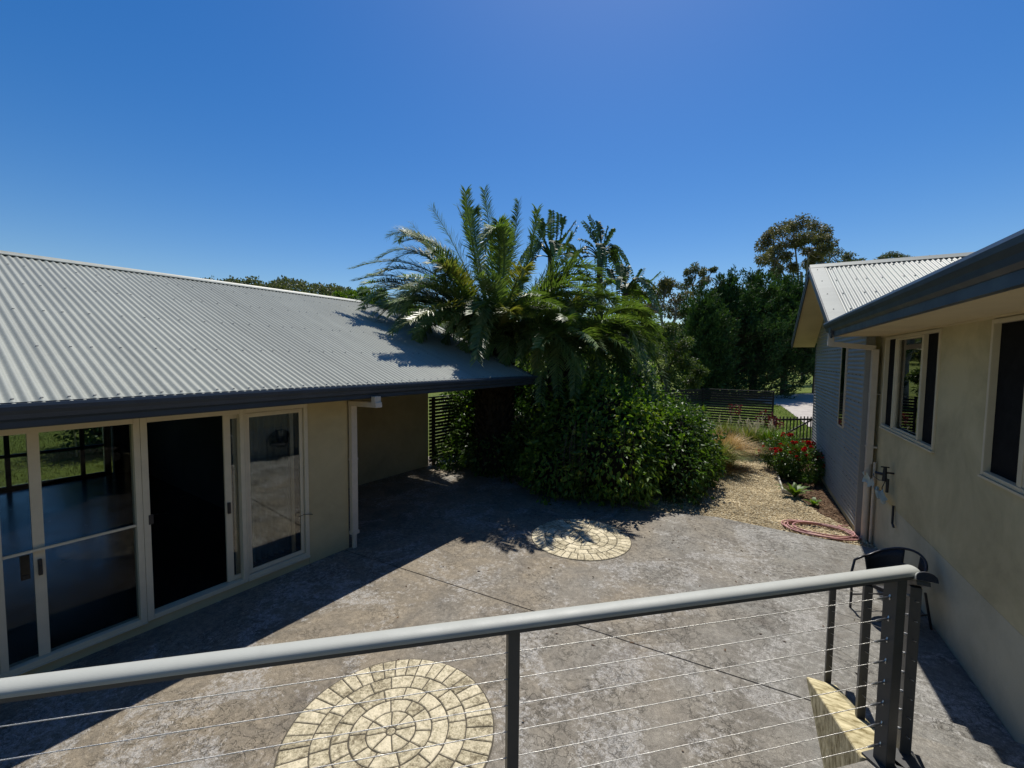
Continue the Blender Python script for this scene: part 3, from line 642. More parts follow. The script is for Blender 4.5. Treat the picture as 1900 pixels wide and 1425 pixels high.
def crumple(name, pts, mat, label, cat, seed):
    rnd = random.Random(seed); mb = MB(); nx = 9; ny = 5; vs = []
    for i in range(nx):
        t = i/(nx-1); p = Vector(pts[0]).lerp(Vector(pts[1]), t)
        for j in range(ny):
            s_ = (j/(ny-1)-.5)*2; wdt = .07+.035*math.sin(i*1.7+seed)
            vs.append(p+Vector((rnd.uniform(-.035, .015), s_*.01+rnd.uniform(-.012, .012), s_*wdt+rnd.uniform(-.018, .018)-.02*abs(s_))))
    mb.add(vs, [(i*ny+j, i*ny+j+1, (i+1)*ny+j+1, (i+1)*ny+j) for i in range(nx-1) for j in range(ny-1)], True)
    return tag(mb.build(name, mat, fix=False), label, cat)
crumple('plastic_bag', ((1.73, 8.50, 1.02), (1.74, 7.98, 1.02)), M['bag'], 'pale blue plastic bag tied round the downpipe, the one on the pipe itself', 'plastic bag', 1)
crumple('plastic_bag', ((1.75, 7.92, .97), (1.78, 7.50, .93)), M['bag'], 'pale blue plastic bag hanging just under the black tap on the wall', 'plastic bag', 5)
MB().tube([(1.845, 7.47, .86), (1.845, 7.47, .66), (1.84, 7.45, .62), (1.835, 7.36, .60)], .014, 8).build('drain_pipe', M['black']); tag(bpy.data.objects['drain_pipe'], 'short bent black pipe end on the cream wall below the tap', 'pipe')

# ================================================================ DECK, STAIRS, RAILINGS
pc, pm = Vector((.668, 2.60, 0)), Vector((-.73, 1.37, 0)); tr = (pc-pm).normalized(); pl = pc-tr*3.75; tn = Vector((tr.y, -tr.x, 0))
mb = MB(); q0, q1 = pl-tr*2+Vector((0, 0, 0)), pc-tn*.03
dk = [q0-tn*.03, q1, Vector((.80, 2.61, 0)), Vector((1.865, 2.61, 0)), Vector((1.865, -4, 0)), Vector((q0.x, -4, 0))]
n_ = len(dk); mb.add([(p.x, p.y, z) for z in (.70, .85) for p in dk], [tuple(range(n_))[::-1], tuple(range(n_, 2*n_))]+[(k, (k+1) % n_, n_+(k+1) % n_, n_+k) for k in range(n_)])
tag(mb.build('deck', M['concrete']), kind='structure')
# stairs: five risers along the right wall
stt = empty('staircase', (1.2, 3.5, 0), 0, 'concrete steps running down to the patio along the right wall', 'staircase')
for k, yn in enumerate((4.17, 3.78, 3.39, 3.0)):
    MB().box((-.39, 2.6-3.5, .17*k+.001*(k > 0)), (.665, yn-3.5, .17*(k+1))).build('step', M['concrete'], stt, bevel=.006)
strg = MB(); prof = [(2.62, -.03), (4.44, -.03), (4.44, .015), (2.62, .83)]
strg.add([(x, y, z) for x in (.585, .805) for y, z in prof], [(0, 1, 2, 3), (7, 6, 5, 4), (0, 4, 5, 1), (1, 5, 6, 2), (2, 6, 7, 3), (3, 7, 4, 0)])
tag(strg.build('stair_kerb', M['stringer'], bevel=.012), 'mottled yellow stone kerb sloping down beside the steps under the stair railing', 'kerb')

def dprof(wd, ht, n=12): return [(-wd/2, 0), (wd/2, 0)] + [(wd/2*math.cos(math.pi*k/n), ht*(.18+.82*math.sin(math.pi*k/n)**.8)) for k in range(1, n)]
def fitting(parent, p, dirv, nv):       # swage end with saddle plate at post face
    mb = MB(); p = Vector(p); d_ = Vector(dirv)
    mb.tube([p, p+d_*.035, p+d_*.038, p+d_*.075], [.0045, .0045, .006, .004], 7)
    for s_ in (-1, 1):
        mb.tube([p+d_*.002, p+d_*(-.006)+Vector((0, 0, s_*.018)), p+d_*(-.012)+Vector((0, 0, s_*.036))], [.005, .004, .006], 6)
    return mb.build('cable_fitting', M['steel'], parent)
rl = empty('railing', pc, 0, 'balustrade with a grey rounded handrail and wire cables across the front of the deck', 'railing')
def L(p): return Vector(p)-rl.location
e0, e1 = pl-tr*1.2, pc+tr*.10
MB().extrude(dprof(.072, .030, 24), L((e0.x, e0.y, 1.799)), L((e1.x, e1.y, 1.799)), tn, (0, 0, 1), smooth=False).build('handrail', M['railtop'], rl, bevel=.002)
MB().bar(L((e0.x, e0.y, 1.791)), L((e1.x-tr.x*.004, e1.y-tr.y*.004, 1.791)), .064, .015).build('under_rail_shade', M['post'], rl)  # charcoal bar sized to give the handrail its shaded underside
for i, p in enumerate((pc, pm, pl)):
    s_ = .060 if i == 0 else .045
    MB().bar(L((p.x, p.y, .86)), L((p.x, p.y, 1.783)), s_, s_, tr).build('post', M['post'], rl, bevel=.003)
    MB().bar(L((p.x, p.y, .852)), L((p.x, p.y, .864)), .12, .12, tr).build('base_plate', M['post'], rl)
for k in range(8):
    z = 1.69-.105*k; c0 = pl-tr*1.2; c1 = pc-tr*.035; pts = []
    for t in np.linspace(0, 1, 14): q = c0.lerp(c1, t); pts.append(L((q.x, q.y, z)))
    MB().tube(pts, .0018, 6).build('cable', M['wire'], rl)
    fitting(rl, L((pc.x-tr.x*.030, pc.y-tr.y*.030, z)), -tr, tn)
XS = .757
sr = empty('railing', (XS, 3.5, 0), R(1.0), 'sloping stair railing with dark posts and wire cables beside the steps', 'railing')
sp = [(2.72, .85, 1.715), (3.47, .45, 1.36), (4.46, .0, .90)]
sl_ = (sp[0][2]-sp[2][2])/(sp[2][0]-sp[0][0])
for y, z0, z1 in sp: MB().box((-.022, y-3.5-.025, z0), (.022, y-3.5+.025, z1)).build('post', M['post'], sr, bevel=.003)
yy0, yy1 = 2.58, 4.60; za = sp[0][2]+.02+sl_*(sp[0][0]-yy0)
dirr = Vector((0, yy1-yy0, -(yy1-yy0)*sl_)).normalized(); uup = Vector((1, 0, 0)).cross(dirr); uup = uup if uup.z > 0 else -uup
MB().extrude(dprof(.074, .038, 20), (.0, yy0-3.497, za), (.0, yy1-3.5, za-(yy1-yy0)*sl_), (1, 0, 0), uup).build('handrail', M['railtop'], sr, bevel=.002)
MB().extrude(dprof(.076, .040, 20), (.0, yy0-3.504, za), (.0, yy0-3.498, za), (1, 0, 0), uup).build('end_cap', M['black'], sr)
MB().bar((0, yy0-3.5+.04, za-.03), (0, yy1-3.5, za-.012-(yy1-yy0)*sl_), .05, .02).build('under_rail_shade', M['post'], sr)  # same dark strip as shaded underside of the stair handrail
MB().box((-.06, 2.6-3.5, .852), (.06, 2.72-3.5, .864)).build('base_plate', M['post'], sr)
for k in range(8):
    z = 1.66-.098*k
    if k < 8: MB().tube([(0, 2.66-3.5, z), (0, 3.45-3.5, z-.79*.44), (0, 4.46-3.5, z-1.8*.452)], .0018, 6).build('cable', M['wire'], sr)
    MB().tube([(-.034, 2.715-3.5, z), (-.0215, 2.715-3.5, z)], .007, 6).build('cable_fitting', M['steel'], sr)

# ================================================================ CHAIR
ch = empty('tub_chair', (1.45, 5.95, 0), R(125), 'black wicker tub chair with a curved back standing against the right wall by the steps', 'chair')
# local: seat faces +y
hoop = []
for k in range(25):
    a = math.pi*(-.12+1.24*k/24); x = .31*math.cos(a); y = .02-.30*math.sin(a); z = .60+.17*max(0, math.sin(a))**1.2; hoop.append((x, y, z))
hoop = [(.29, .27, .40)]+[(.30, .22, .56)]+hoop+[(-.30, .22, .56)]+[(-.29, .27, .40)]
MB().tube(hoop, .014, 8).build('arm_frame', M['chairtube'], ch)
def weave(a0, a1, name, zb=.40):
    mb = MB(); n = 16; vs = []
    for i in range(n+1):
        a = math.pi*(a0+(a1-a0)*i/n)
        for j in range(5):
            t = j/4; rx = .27+.04*t; z = zb+(.60+.17*max(0, math.sin(a))**1.2-.015-zb)*t
            vs.append((rx*math.cos(a), .02-(.26+.04*t)*math.sin(a), z))
    mb.add(vs, [(i*5+j, i*5+j+1, (i+1)*5+j+1, (i+1)*5+j) for i in range(n) for j in range(4)], True)
    o = mb.build(name, M['wicker'], ch, fix=False); md = o.modifiers.new('thick', 'SOLIDIFY'); md.thickness = .012; return o
weave(-.06, .40, 'woven_panel'); weave(.60, 1.06, 'woven_panel')
mb = MB(); mb.tube([(.27*math.cos(math.pi*(.36+.28*k/8)), .02-.28*math.sin(math.pi*(.36+.28*k/8)), .585) for k in range(9)], .012, 8); mb.build('back_bar', M['chairtube'], ch)
weave(.355, .645, 'lower_back', .36).scale = (1, 1, .74)
mb = MB(); Kc = 28; ring = [(.275*math.cos(2*math.pi*k/Kc), .01+.27*math.sin(2*math.pi*k/Kc)) for k in range(Kc)]
mb.add([(x, y, z) for z in (.375, .425) for x, y in ring], [tuple(range(Kc))[::-1], tuple(range(Kc, 2*Kc))]+[(k, (k+1) % Kc, Kc+(k+1) % Kc, Kc+k) for k in range(Kc)]); mb.build('seat', M['wicker'], ch, bevel=.01)
for sx in (-1, 1):
    MB().tube([(sx*.29, .27, .40), (sx*.27, .27, .20), (sx*.265, .28, .0)], .014, 8).build('leg', M['chairtube'], ch)
    MB().tube([(sx*.22, -.2, .40), (sx*.225, -.25, .2), (sx*.24, -.29, .0)], .014, 8).build('leg', M['chairtube'], ch)
    MB().tube([(sx*.268, .27, .16), (sx*.23, -.25, .16)], .009, 6).build('stretcher', M['chairtube'], ch)
ch.scale = (.88, .88, .97); ch.location.x += .05
# ================================================================ HOSE
hp = []; rnd = random.Random(4)
for k in range(0, 8*26):
    t = k/26; a = 2*math.pi*t; lp = int(t)
    rx = .47-.02*math.sin(lp*2.1)+.035*math.sin(a*.37+1)+(.06 if lp == 6 else 0); ry = .30+.02*math.sin(lp*1.3)+.03*math.cos(a*.29)
    cx = .05*math.sin(lp*1.7)-.0; cy = .05*math.cos(lp*1.1)
    hp.append((cx+rx*math.cos(a+.3*math.sin(t)), cy+ry*math.sin(a+.2*math.sin(t)), .012+.011*(lp % 5)+.004*math.sin(a*3)))
hp += [(.3, .42, .02), (.44, .50, .015)]
ho = MB().tube(hp, .0105, 7).build('garden_hose', M['hose']); ho.location = (1.22, 8.58, -.03)
tag(ho, 'faded red garden hose lying in a loose coil on the gravel by the slab edge', 'hose')
# timber edging
ed = empty('garden_edging', (.83, 10.75, -.04), 0, 'weathered timber edging strip cornering round the flower bed beside the gravel', 'garden edging')
MB().bar((0, 0, .04), (-.02, 1.75, .04), .03, .09).build('board', M['edging'], ed, bevel=.004); MB().bar((.016, -.01, .04), (.27, -.12, .04), .03, .09).build('board', M['edging'], ed, bevel=.004)

# ================================================================ PLANTS
def frond(mb_parts, P0, Pm, P1, nl=64, ll=.42, lw=.032, vee=.5, droop=.25, start=.12, rad=.016, seed=0, thin=False, sweep=.92, endpow=.7):
    """curved rachis from P0 through Pm to P1 with two rows of leaflets -> (V,F)"""
    P0, Pm, P1 = (np.array(p, float) for p in (P0, Pm, P1)); C = 2*Pm-.5*(P0+P1)
    rng = np.random.default_rng(seed)
    t = np.linspace(start, .995, nl); P = ((1-t)**2)[:, None]*P0+(2*t*(1-t))[:, None]*C+(t**2)[:, None]*P1
    T = unit((2*(1-t))[:, None]*(C-P0)+(2*t)[:, None]*(P1-C))
    up = np.array([0, 0, 1.]); ref = np.cross(T, up); ref = unit(ref+rng.normal(size=3)*.02)
    nrm = unit(np.cross(ref, T)); parts = []
    prof = np.clip(np.minimum((t-start+.06)/.22, 1), 0, 1)*np.clip(1-(t-.55)/.62, .40, 1)**endpow
    for s_ in (-1, 1):
        jit = rng.normal(size=(nl, 3))*.10; sw = sweep*(.6+.8*t)[:, None]
        A = unit(ref*s_+T*sw+nrm*vee*(rng.uniform(-.5, 1.5, nl)[:, None])+jit); Ln = ll*prof*rng.uniform(.85, 1.1, nl)
        base = P; mid = base+A*(Ln*.55)[:, None]; A2 = unit(A+np.array([0, 0, -droop*2])*rng.uniform(.5, 1.5, nl)[:, None]); tip = mid+A2*(Ln*.45)[:, None]
        W = unit(np.cross(A, nrm)+nrm*.4)*lw*.5
        V = np.stack([base-W*.5, base+W*.5, mid+W, mid-W, tip], 1).reshape(-1, 3); b = np.arange(nl)[:, None]*5
        F = np.concatenate([b+np.array([0, 1, 2]), b+np.array([0, 2, 3]), b+np.array([3, 2, 4])], 0); parts.append((V, F))
    # rachis: triangular tube
    tt = np.linspace(0, 1, 14); Q = ((1-tt)**2)[:, None]*P0+(2*tt*(1-tt))[:, None]*C+(tt**2)[:, None]*P1
    TT = unit(np.gradient(Q, axis=0)); rf_ = unit(np.cross(TT, up+1e-3)); nn = np.cross(rf_, TT); rr_ = (rad*(1-.85*tt))[:, None]
    ring = np.stack([Q+rf_*rr_*1.3, Q-rf_*rr_*1.3, Q-nn*rr_*1.2], 1).reshape(-1, 3); F = []
    for i in range(13):
        for k in range(3):
            a, b_, c, d_ = i*3+k, i*3+(k+1) % 3, (i+1)*3+(k+1) % 3, (i+1)*3+k; F += [(a, b_, c), (a, c, d_)]
    parts.append((ring, np.array(F))); return merge(parts)
def build_frond(parent, V, F, mat, name='frond'):
    return link(name, npmesh(name, V-np.array(parent.location), F, mat), parent)
def palm(loc, crown_z, tr_r, label, spec, nrand, L_, seed, az_rng=None, crown_xy=None, ll=.42):
    rnd = random.Random(seed); root = empty('date_palm', loc, 0, label, 'palm tree'); cx, cy = loc[0], loc[1]
    # trunk with leaf-base collar
    mb = MB(); K = 18; zs = [0, .3, .8, 1.4, 2.0, 2.5, crown_z-.25, crown_z+.05, crown_z+.25]
    zs = [z for z in zs if z < crown_z+.3]; zs.sort(); rs = [tr_r*(1.15, 1.0, .95, .95, 1.0, 1.1, 1.25, .95, .4)[min(i, 8)] for i in range(len(zs))]
    vs = []
    for z, r_ in zip(zs, rs):
        for k in range(K): a = 2*math.pi*k/K; q = r_*(1+.1*(((k*5+int(z*3)) % 3)-1)); vs.append((q*math.cos(a), q*math.sin(a), z))
    mb.add(vs, [(i*K+k, i*K+(k+1) % K, (i+1)*K+(k+1) % K, (i+1)*K+k) for i in range(len(zs)-1) for k in range(K)]); mb.build('trunk', M['palmtrunk'], root)
    # cut frond stubs all round the trunk
    mb = MB()
    for z in np.arange(.25, crown_z, .16):
        for k in range(11):
            a = 2*math.pi*(k+.5*(int(z/.16) % 2))/11+rnd.uniform(-.1, .1); r_ = tr_r*.95
            p = Vector((r_*math.cos(a), r_*math.sin(a), z)); q = p+Vector((math.cos(a)*.10, math.sin(a)*.10, .16)); mb.tube([p, q], [.055, .03], 4)
    tag(mb.build('frond_stubs', M['palmtrunk'], root), kind='stuff')
    c = Vector((cx, cy, crown_z))
    full = list(spec)
    for sp_ in spec:      # a companion frond beside each one
        (mx, my, md), (tx, ty, td) = sp_[:2]
        if ty < 430: continue
        full.append(((mx+rnd.uniform(-14, 14), my+rnd.uniform(-6, 16), md+rnd.uniform(-.5, .5)), (tx+rnd.uniform(-18, 18)+(918-tx)*.07, ty+rnd.uniform(4, 34), td+rnd.uniform(-.6, .6))))
    for i, sp_ in enumerate(full):
        (mx, my, md), (tx, ty, td), *ex = sp_; yel = ex and ex[0] == 'y'
        m_ = at(mx, my, md); t_ = at(tx, ty, td); dr = (m_-c).normalized(); p0 = c+Vector((dr.x*.28, dr.y*.28, dr.z*.15))
        ln = (m_-p0).length+(t_-m_).length; nl = int(34*ln)+8
        V, F = frond(None, p0, m_, t_, nl, ll, .027, .5, .13, .13, .022, seed*100+i); build_frond(root, V, F, M['palm_y' if yel else 'palm'])
    for i in range(nrand):
        el = rnd.choice([-.3, -.1, .1, .25, .4, .5, .6, .75])+rnd.uniform(-.1, .1); a = rnd.uniform(*(az_rng or (0, 2*math.pi)))
        if el < .1 and math.sin(a) < -.2 and math.cos(a) > -.2: el += .45
        ln = L_*rnd.uniform(.8, 1.08); h = Vector((math.cos(a), math.sin(a), 0)); p0 = c+h*.25+Vector((0, 0, .1*el))
        m_ = p0+(h*math.cos(el)+Vector((0, 0, math.sin(el))))*ln*.5; el2 = el-(.55 if el > .2 else .85)+(.25 if el > .9 else 0)
        t_ = m_+(h*math.cos(el2)+Vector((0, 0, math.sin(el2))))*ln*.5
        if t_.z < .9: t_.z = .9
        uv = t_.dot(nvec)-DL; dv = t_.dot(dvec)
        if uv < .8 and dv < 8.2 and t_.z < roofz(max(uv, -4.5))+.12: t_.z = roofz(max(uv, -4.5))+.18; m_.z = max(m_.z, t_.z+.35)
        V, F = frond(None, p0, m_, t_, int(32*ln)+8, ll, .027, .45, .15, .13, .022, seed*777+i); build_frond(root, V, F, M['palm_y' if rnd.random() < .04 else 'palm'])
    return root
P1_ = at(918, 700, 10.6); P2_ = at(1040, 700, 10.3)
mainspec = [ # (mid px, mid D), (tip px, tip D)
 ((880, 470, 10.3), (864, 355, 9.9)), ((912, 470, 10.7), (898, 353, 10.5)), ((884, 480, 11.2), (849, 384, 11.2)), ((860, 490, 10.2), (802, 387, 9.8)),
 ((845, 520, 10.3), (765, 417, 9.9)), ((822, 470, 10.6), (739, 441, 10.4)), ((948, 480, 10.9), (963, 374, 11)), ((975, 500, 10.6), (997, 389, 10.4)),
 ((790, 500, 10.4), (655, 498, 10.0)), ((800, 480, 10.8), (704, 478, 10.5)), ((780, 525, 10.2), (662, 520, 9.8)), ((800, 535, 9.8), (728, 582, 9.0)),
 ((775, 540, 10.5), (674, 542, 10.2)), ((935, 450, 9.6), (896, 442, 9.0)), ((840, 500, 9.6), (800, 470, 9.0)), ((880, 430, 11.4), (884, 395, 11.6)),
 ((925, 560, 9.0), (900, 500, 8.6)), ((880, 560, 9.2), (836, 610, 8.6)), ((935, 585, 8.8), (950, 580, 8.3), 'y'), ((905, 560, 8.9), (893, 604, 8.4)),
 ((1010, 560, 10.4), (1078, 462, 10.2)), ((1020, 500, 10.8), (1060, 440, 10.8)), ((1050, 500, 10.2), (1138, 535, 9.6)), ((1020, 540, 9.6), (1090, 520, 9.2)),
 ((820, 540, 9.4), (760, 530, 8.9)), ((850, 520, 9.0), (816, 500, 8.5), 'y'), ((815, 585, 9.6), (775, 640, 9.1)), ((960, 520, 9.4), (975, 505, 9.0), 'y'),
 ((800, 560, 10.9), (705, 560, 10.8)), ((880, 600, 9.9), (858, 668, 9.6)), ((905, 610, 9.8), (900, 672, 9.5)), ((860, 590, 10.0), (820, 650, 9.7)), ((930, 615, 9.9), (938, 680, 9.6)), ((955, 600, 10.0), (985, 670, 9.7)), ((840, 575, 10.3), (780, 612, 10.0)), ((930, 460, 9.9), (924, 415, 9.6)), ((790, 455, 11.3), (720, 440, 11.5)), ((1000, 450, 11.2), (1010, 420, 11.4))]
palm((P1_.x, P1_.y, 0), 3.35, .42, 'tall date palm with a huge crown rising beside the end of the left roof', mainspec, 52, 3.0, 11, ll=.43)
secspec = [((1130, 575, 10.6), (1203, 592, 10.4)), ((1040, 600, 10.2), (1051, 600, 9.8), 'y'), ((1140, 600, 10.1), (1210, 655, 9.6)), ((1150, 615, 9.9), (1217, 715, 9.5)), ((1120, 620, 9.8), (1185, 722, 9.3)),
 ((1090, 630, 9.7), (1118, 714, 9.3)), ((1040, 625, 9.7), (1034, 712, 9.2)), ((1015, 620, 9.8), (992, 700, 9.4)), ((1000, 600, 10.0), (960, 650, 9.7)), ((1075, 540, 10.4), (1125, 545, 10.0)),
 ((1060, 560, 10.1), (1068, 600, 9.6), 'y'), ((1100, 550, 10.7), (1175, 590, 10.8)), ((1010, 560, 10.3), (978, 600, 9.9)), ((1120, 650, 10.0), (1165, 735, 9.8)), ((1035, 540, 10.6), (1015, 530, 10.2)),
 ((1160, 590, 11.2), (1222, 650, 11.2)), ((1070, 640, 9.5), (1075, 705, 9.1)), ((1000, 640, 9.6), (1005, 715, 9.3), 'y'), ((1130, 560, 11.2), (1190, 610, 11.5))]
palm((P2_.x, P2_.y, 0), 3.05, .22, 'smaller drooping date palm standing behind the leafy vine mound, right of the tall palm', [((a[0]+(12 if a[0] > 1110 else 0), a[1], a[2]), (b[0]+(18 if b[0] > 1150 else 0), b[1], b[2]), *e) for a, b, *e in secspec], 26, 2.2, 23, ll=.43)

def strelitzia(px, py, D, label, lv, seed, trunk=True):
    rnd = random.Random(seed); c = at(px, py, D); root = empty('bird_of_paradise_tree', (c.x, c.y, 0), 0, label, 'tree')
    MB().tube([(0, 0, 0), (.05, .03, c.z*.5), (0, 0, c.z)], [.16, .12, .1], 8).build('trunk', M['bark'], root)
    for i, e in enumerate(lv):
        (mx, my), (tx, ty), *ex = e; dz = rnd.uniform(-.5, .5); m_ = at(mx, my, D+dz*.5); t_ = at(tx, ty, D+dz)
        V, F = frond(None, c, m_, t_, 22, .21, .062, .15, .35, .40, .03, seed*50+i, sweep=.35, endpow=.35); build_frond(root, V, F, M['strel_y' if ex else 'strel'], 'leaf')
    for i in range(12):
        a = rnd.uniform(0, 6.28); h = Vector((math.cos(a), math.sin(a), 0)); m_ = c+h*.6+Vector((0, 0, .35)); t_ = m_+h*.6+Vector((0, 0, -.9))
        V, F = frond(None, c, m_, t_, 24, .22, .06, .1, .4, .3, .03, seed*50+30+i, sweep=.35); build_frond(root, V, F, M['strel'], 'leaf')
strelitzia(1022, 478, 13.5, 'tall bird of paradise tree with split leaves, the left of the pair behind the palm', [((1022, 440), (1024, 392)), ((1033, 440), (1037, 398)), ((1040, 440), (1045, 404)), ((1045, 445), (1067, 412)), ((1048, 455), (1071, 422)), ((1008, 440), (1002, 408)), ((1000, 455), (985, 438)), ((1050, 470), (1068, 475)), ((1000, 475), (982, 490)), ((1030, 460), (1050, 436))], 3)
strelitzia(1113, 482, 14.0, 'tall bird of paradise tree with split leaves, the right of the pair behind the palm', [((1108, 440), (1093, 402)), ((1104, 445), (1082, 412)), ((1122, 445), (1128, 422)), ((1125, 450), (1138, 426)), ((1128, 465), (1143, 459)), ((1098, 455), (1074, 444)), ((1095, 470), (1066, 465)), ((1115, 440), (1110, 412)), ((1090, 475), (1060, 490)), ((1130, 478), (1144, 492))], 4)
strelitzia(1160, 545, 12.5, 'lower bird of paradise clump with upright fresh leaves right of the date palm', [((1152, 515), (1150, 492)), ((1160, 520), (1162, 496)), ((1180, 520), (1192, 500), 1), ((1195, 530), (1226, 505), 1), ((1180, 540), (1206, 560), 1), ((1140, 520), (1132, 500)), ((1145, 530), (1120, 515), 1), ((1200, 545), (1215, 540), 1), ((1130, 545), (1112, 560), 1)], 5)

def blob_leaves(ells, n, size, mat, root, name='foliage', amp=.22, shell=.30, seed=0, downb=.35, fz=.02, aspect=.55):
    rng = np.random.default_rng(seed); w_ = np.array([e[3]*e[4]+e[4]*e[5]+e[3]*e[5] for e in ells]); w_ = w_/w_.sum(); idx = rng.choice(len(ells), n, p=w_)
    E = np.array(ells)[idx]; D_ = sph(n, rng); k = 1-shell*rng.random(n)**1.5
    nz = np.array([noise.noise(Vector((E[i, 0]+D_[i, 0]*2.2, E[i, 1]+D_[i, 1]*2.2, E[i, 2]+D_[i, 2]*2.2)))+.5*noise.noise(Vector(tuple(D_[i]*6+E[i, :3]*3))) for i in range(n)])
    P = E[:, :3]+D_*E[:, 3:6]*(k*(1+amp*nz))[:, None]
    keep = P[:, 2] > fz
    for e in ells:      # drop leaves deep inside a neighbouring blob
        q = (((P-np.array(e[:3]))/np.array(e[3:6]))**2).sum(1); keep &= q > .36
    P = P[keep]; D_ = D_[keep]; A = unit(D_*.9+rng.normal(size=P.shape)*.7+np.array([0, 0, -downb])); s_ = size*rng.uniform(.6, 1.35, len(P))
    V, F = leaves(P, A, s_, s_*aspect, .22, rng); return link(name, npmesh(name, V-np.array(root.location), F, mat), root)
def core(ells, root, k=.62, mat='core', name='branches'):  # solid dark blobs inside the foliage, coloured as its shaded gaps
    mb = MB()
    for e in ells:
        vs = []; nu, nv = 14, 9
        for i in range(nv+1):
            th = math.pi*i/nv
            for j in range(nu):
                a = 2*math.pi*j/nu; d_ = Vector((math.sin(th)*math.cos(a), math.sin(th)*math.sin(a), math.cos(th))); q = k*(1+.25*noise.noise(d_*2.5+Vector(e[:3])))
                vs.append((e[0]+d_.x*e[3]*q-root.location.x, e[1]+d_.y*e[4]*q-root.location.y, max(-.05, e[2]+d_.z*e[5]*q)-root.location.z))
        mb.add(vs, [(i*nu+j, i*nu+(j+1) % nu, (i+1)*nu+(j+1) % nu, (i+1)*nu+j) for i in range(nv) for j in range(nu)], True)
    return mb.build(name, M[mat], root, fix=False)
# vine mound, two lobes
hv = empty('vine_mound', (-2.4, 8.6, 0), 0, 'glossy green vine mound beside the far paved circle, the left and taller lobe', 'shrub')
el1 = [(-2.45, 8.85, 1.30, .95, .85, 1.12), (-3.2, 8.95, 1.15, .85, .9, 1.2), (-1.95, 8.75, .95, .62, .75, 1.05), (-2.3, 8.25, .75, .9, .75, .85), (-3.4, 8.3, .45, .8, .8, .65), (-3.0, 9.7, 1.2, .9, .8, 1.2), (-2.2, 9.9, 1.2, .8, .8, 1.0)]
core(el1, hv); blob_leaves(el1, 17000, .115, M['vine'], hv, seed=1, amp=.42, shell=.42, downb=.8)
mb = MB(); rnd = random.Random(8)
for k in range(46):
    x = rnd.uniform(-3.3, -1.7); y = 7.75+rnd.uniform(-.1, .5); z = rnd.uniform(.8, 1.7); ln = rnd.uniform(.4, 1.2)
    mb.tube([(x+2.4, y-8.6, z), (x+2.4+rnd.uniform(-.05, .05), y-8.7, z-ln*.5), (x+2.4+rnd.uniform(-.1, .1), y-8.72, max(.02, z-ln))], .004, 4)
tag(mb.build('hanging_stems', M['bark'], hv), kind='stuff')
hv2 = empty('vine_mound', (-1.0, 10, 0), 0, 'big glossy green vine mound beside the gravel path, the right and lower lobe', 'shrub')
el2 = [(-1.35, 10.1, .98, .85, 1.0, .92), (-1.15, 9.35, .6, .62, .8, .78), (-1.6, 11.2, .85, .9, 1.1, .85), (-.9, 10.5, .5, .55, .9, .6), (-2.2, 11.0, 1.0, 1.1, 1.2, 1.0), (-1.3, 12.2, .6, .7, .8, .65)]
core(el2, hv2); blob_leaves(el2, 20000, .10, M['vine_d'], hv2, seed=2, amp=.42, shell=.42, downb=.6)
# dark shade shrubs under the palm next to the fence
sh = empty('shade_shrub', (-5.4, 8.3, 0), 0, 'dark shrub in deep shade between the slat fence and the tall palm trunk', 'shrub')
el3 = [(-6.75, 9.75, 1.3, .7, .5, 1.0), (-6.2, 9.3, .7, .6, .6, .75), (-5.2, 8.6, .45, .8, .5, .5), (-4.3, 8.7, .7, .6, .6, .8), (-6.4, 8.6, .35, .4, .5, .4), (-3.9, 9.4, 1.0, .6, .6, 1.1)]  # lobes added and thickened to cut the light reaching the porch
blob_leaves(el3, 9000, .11, M['vine_d'], sh, seed=3, shell=.9)

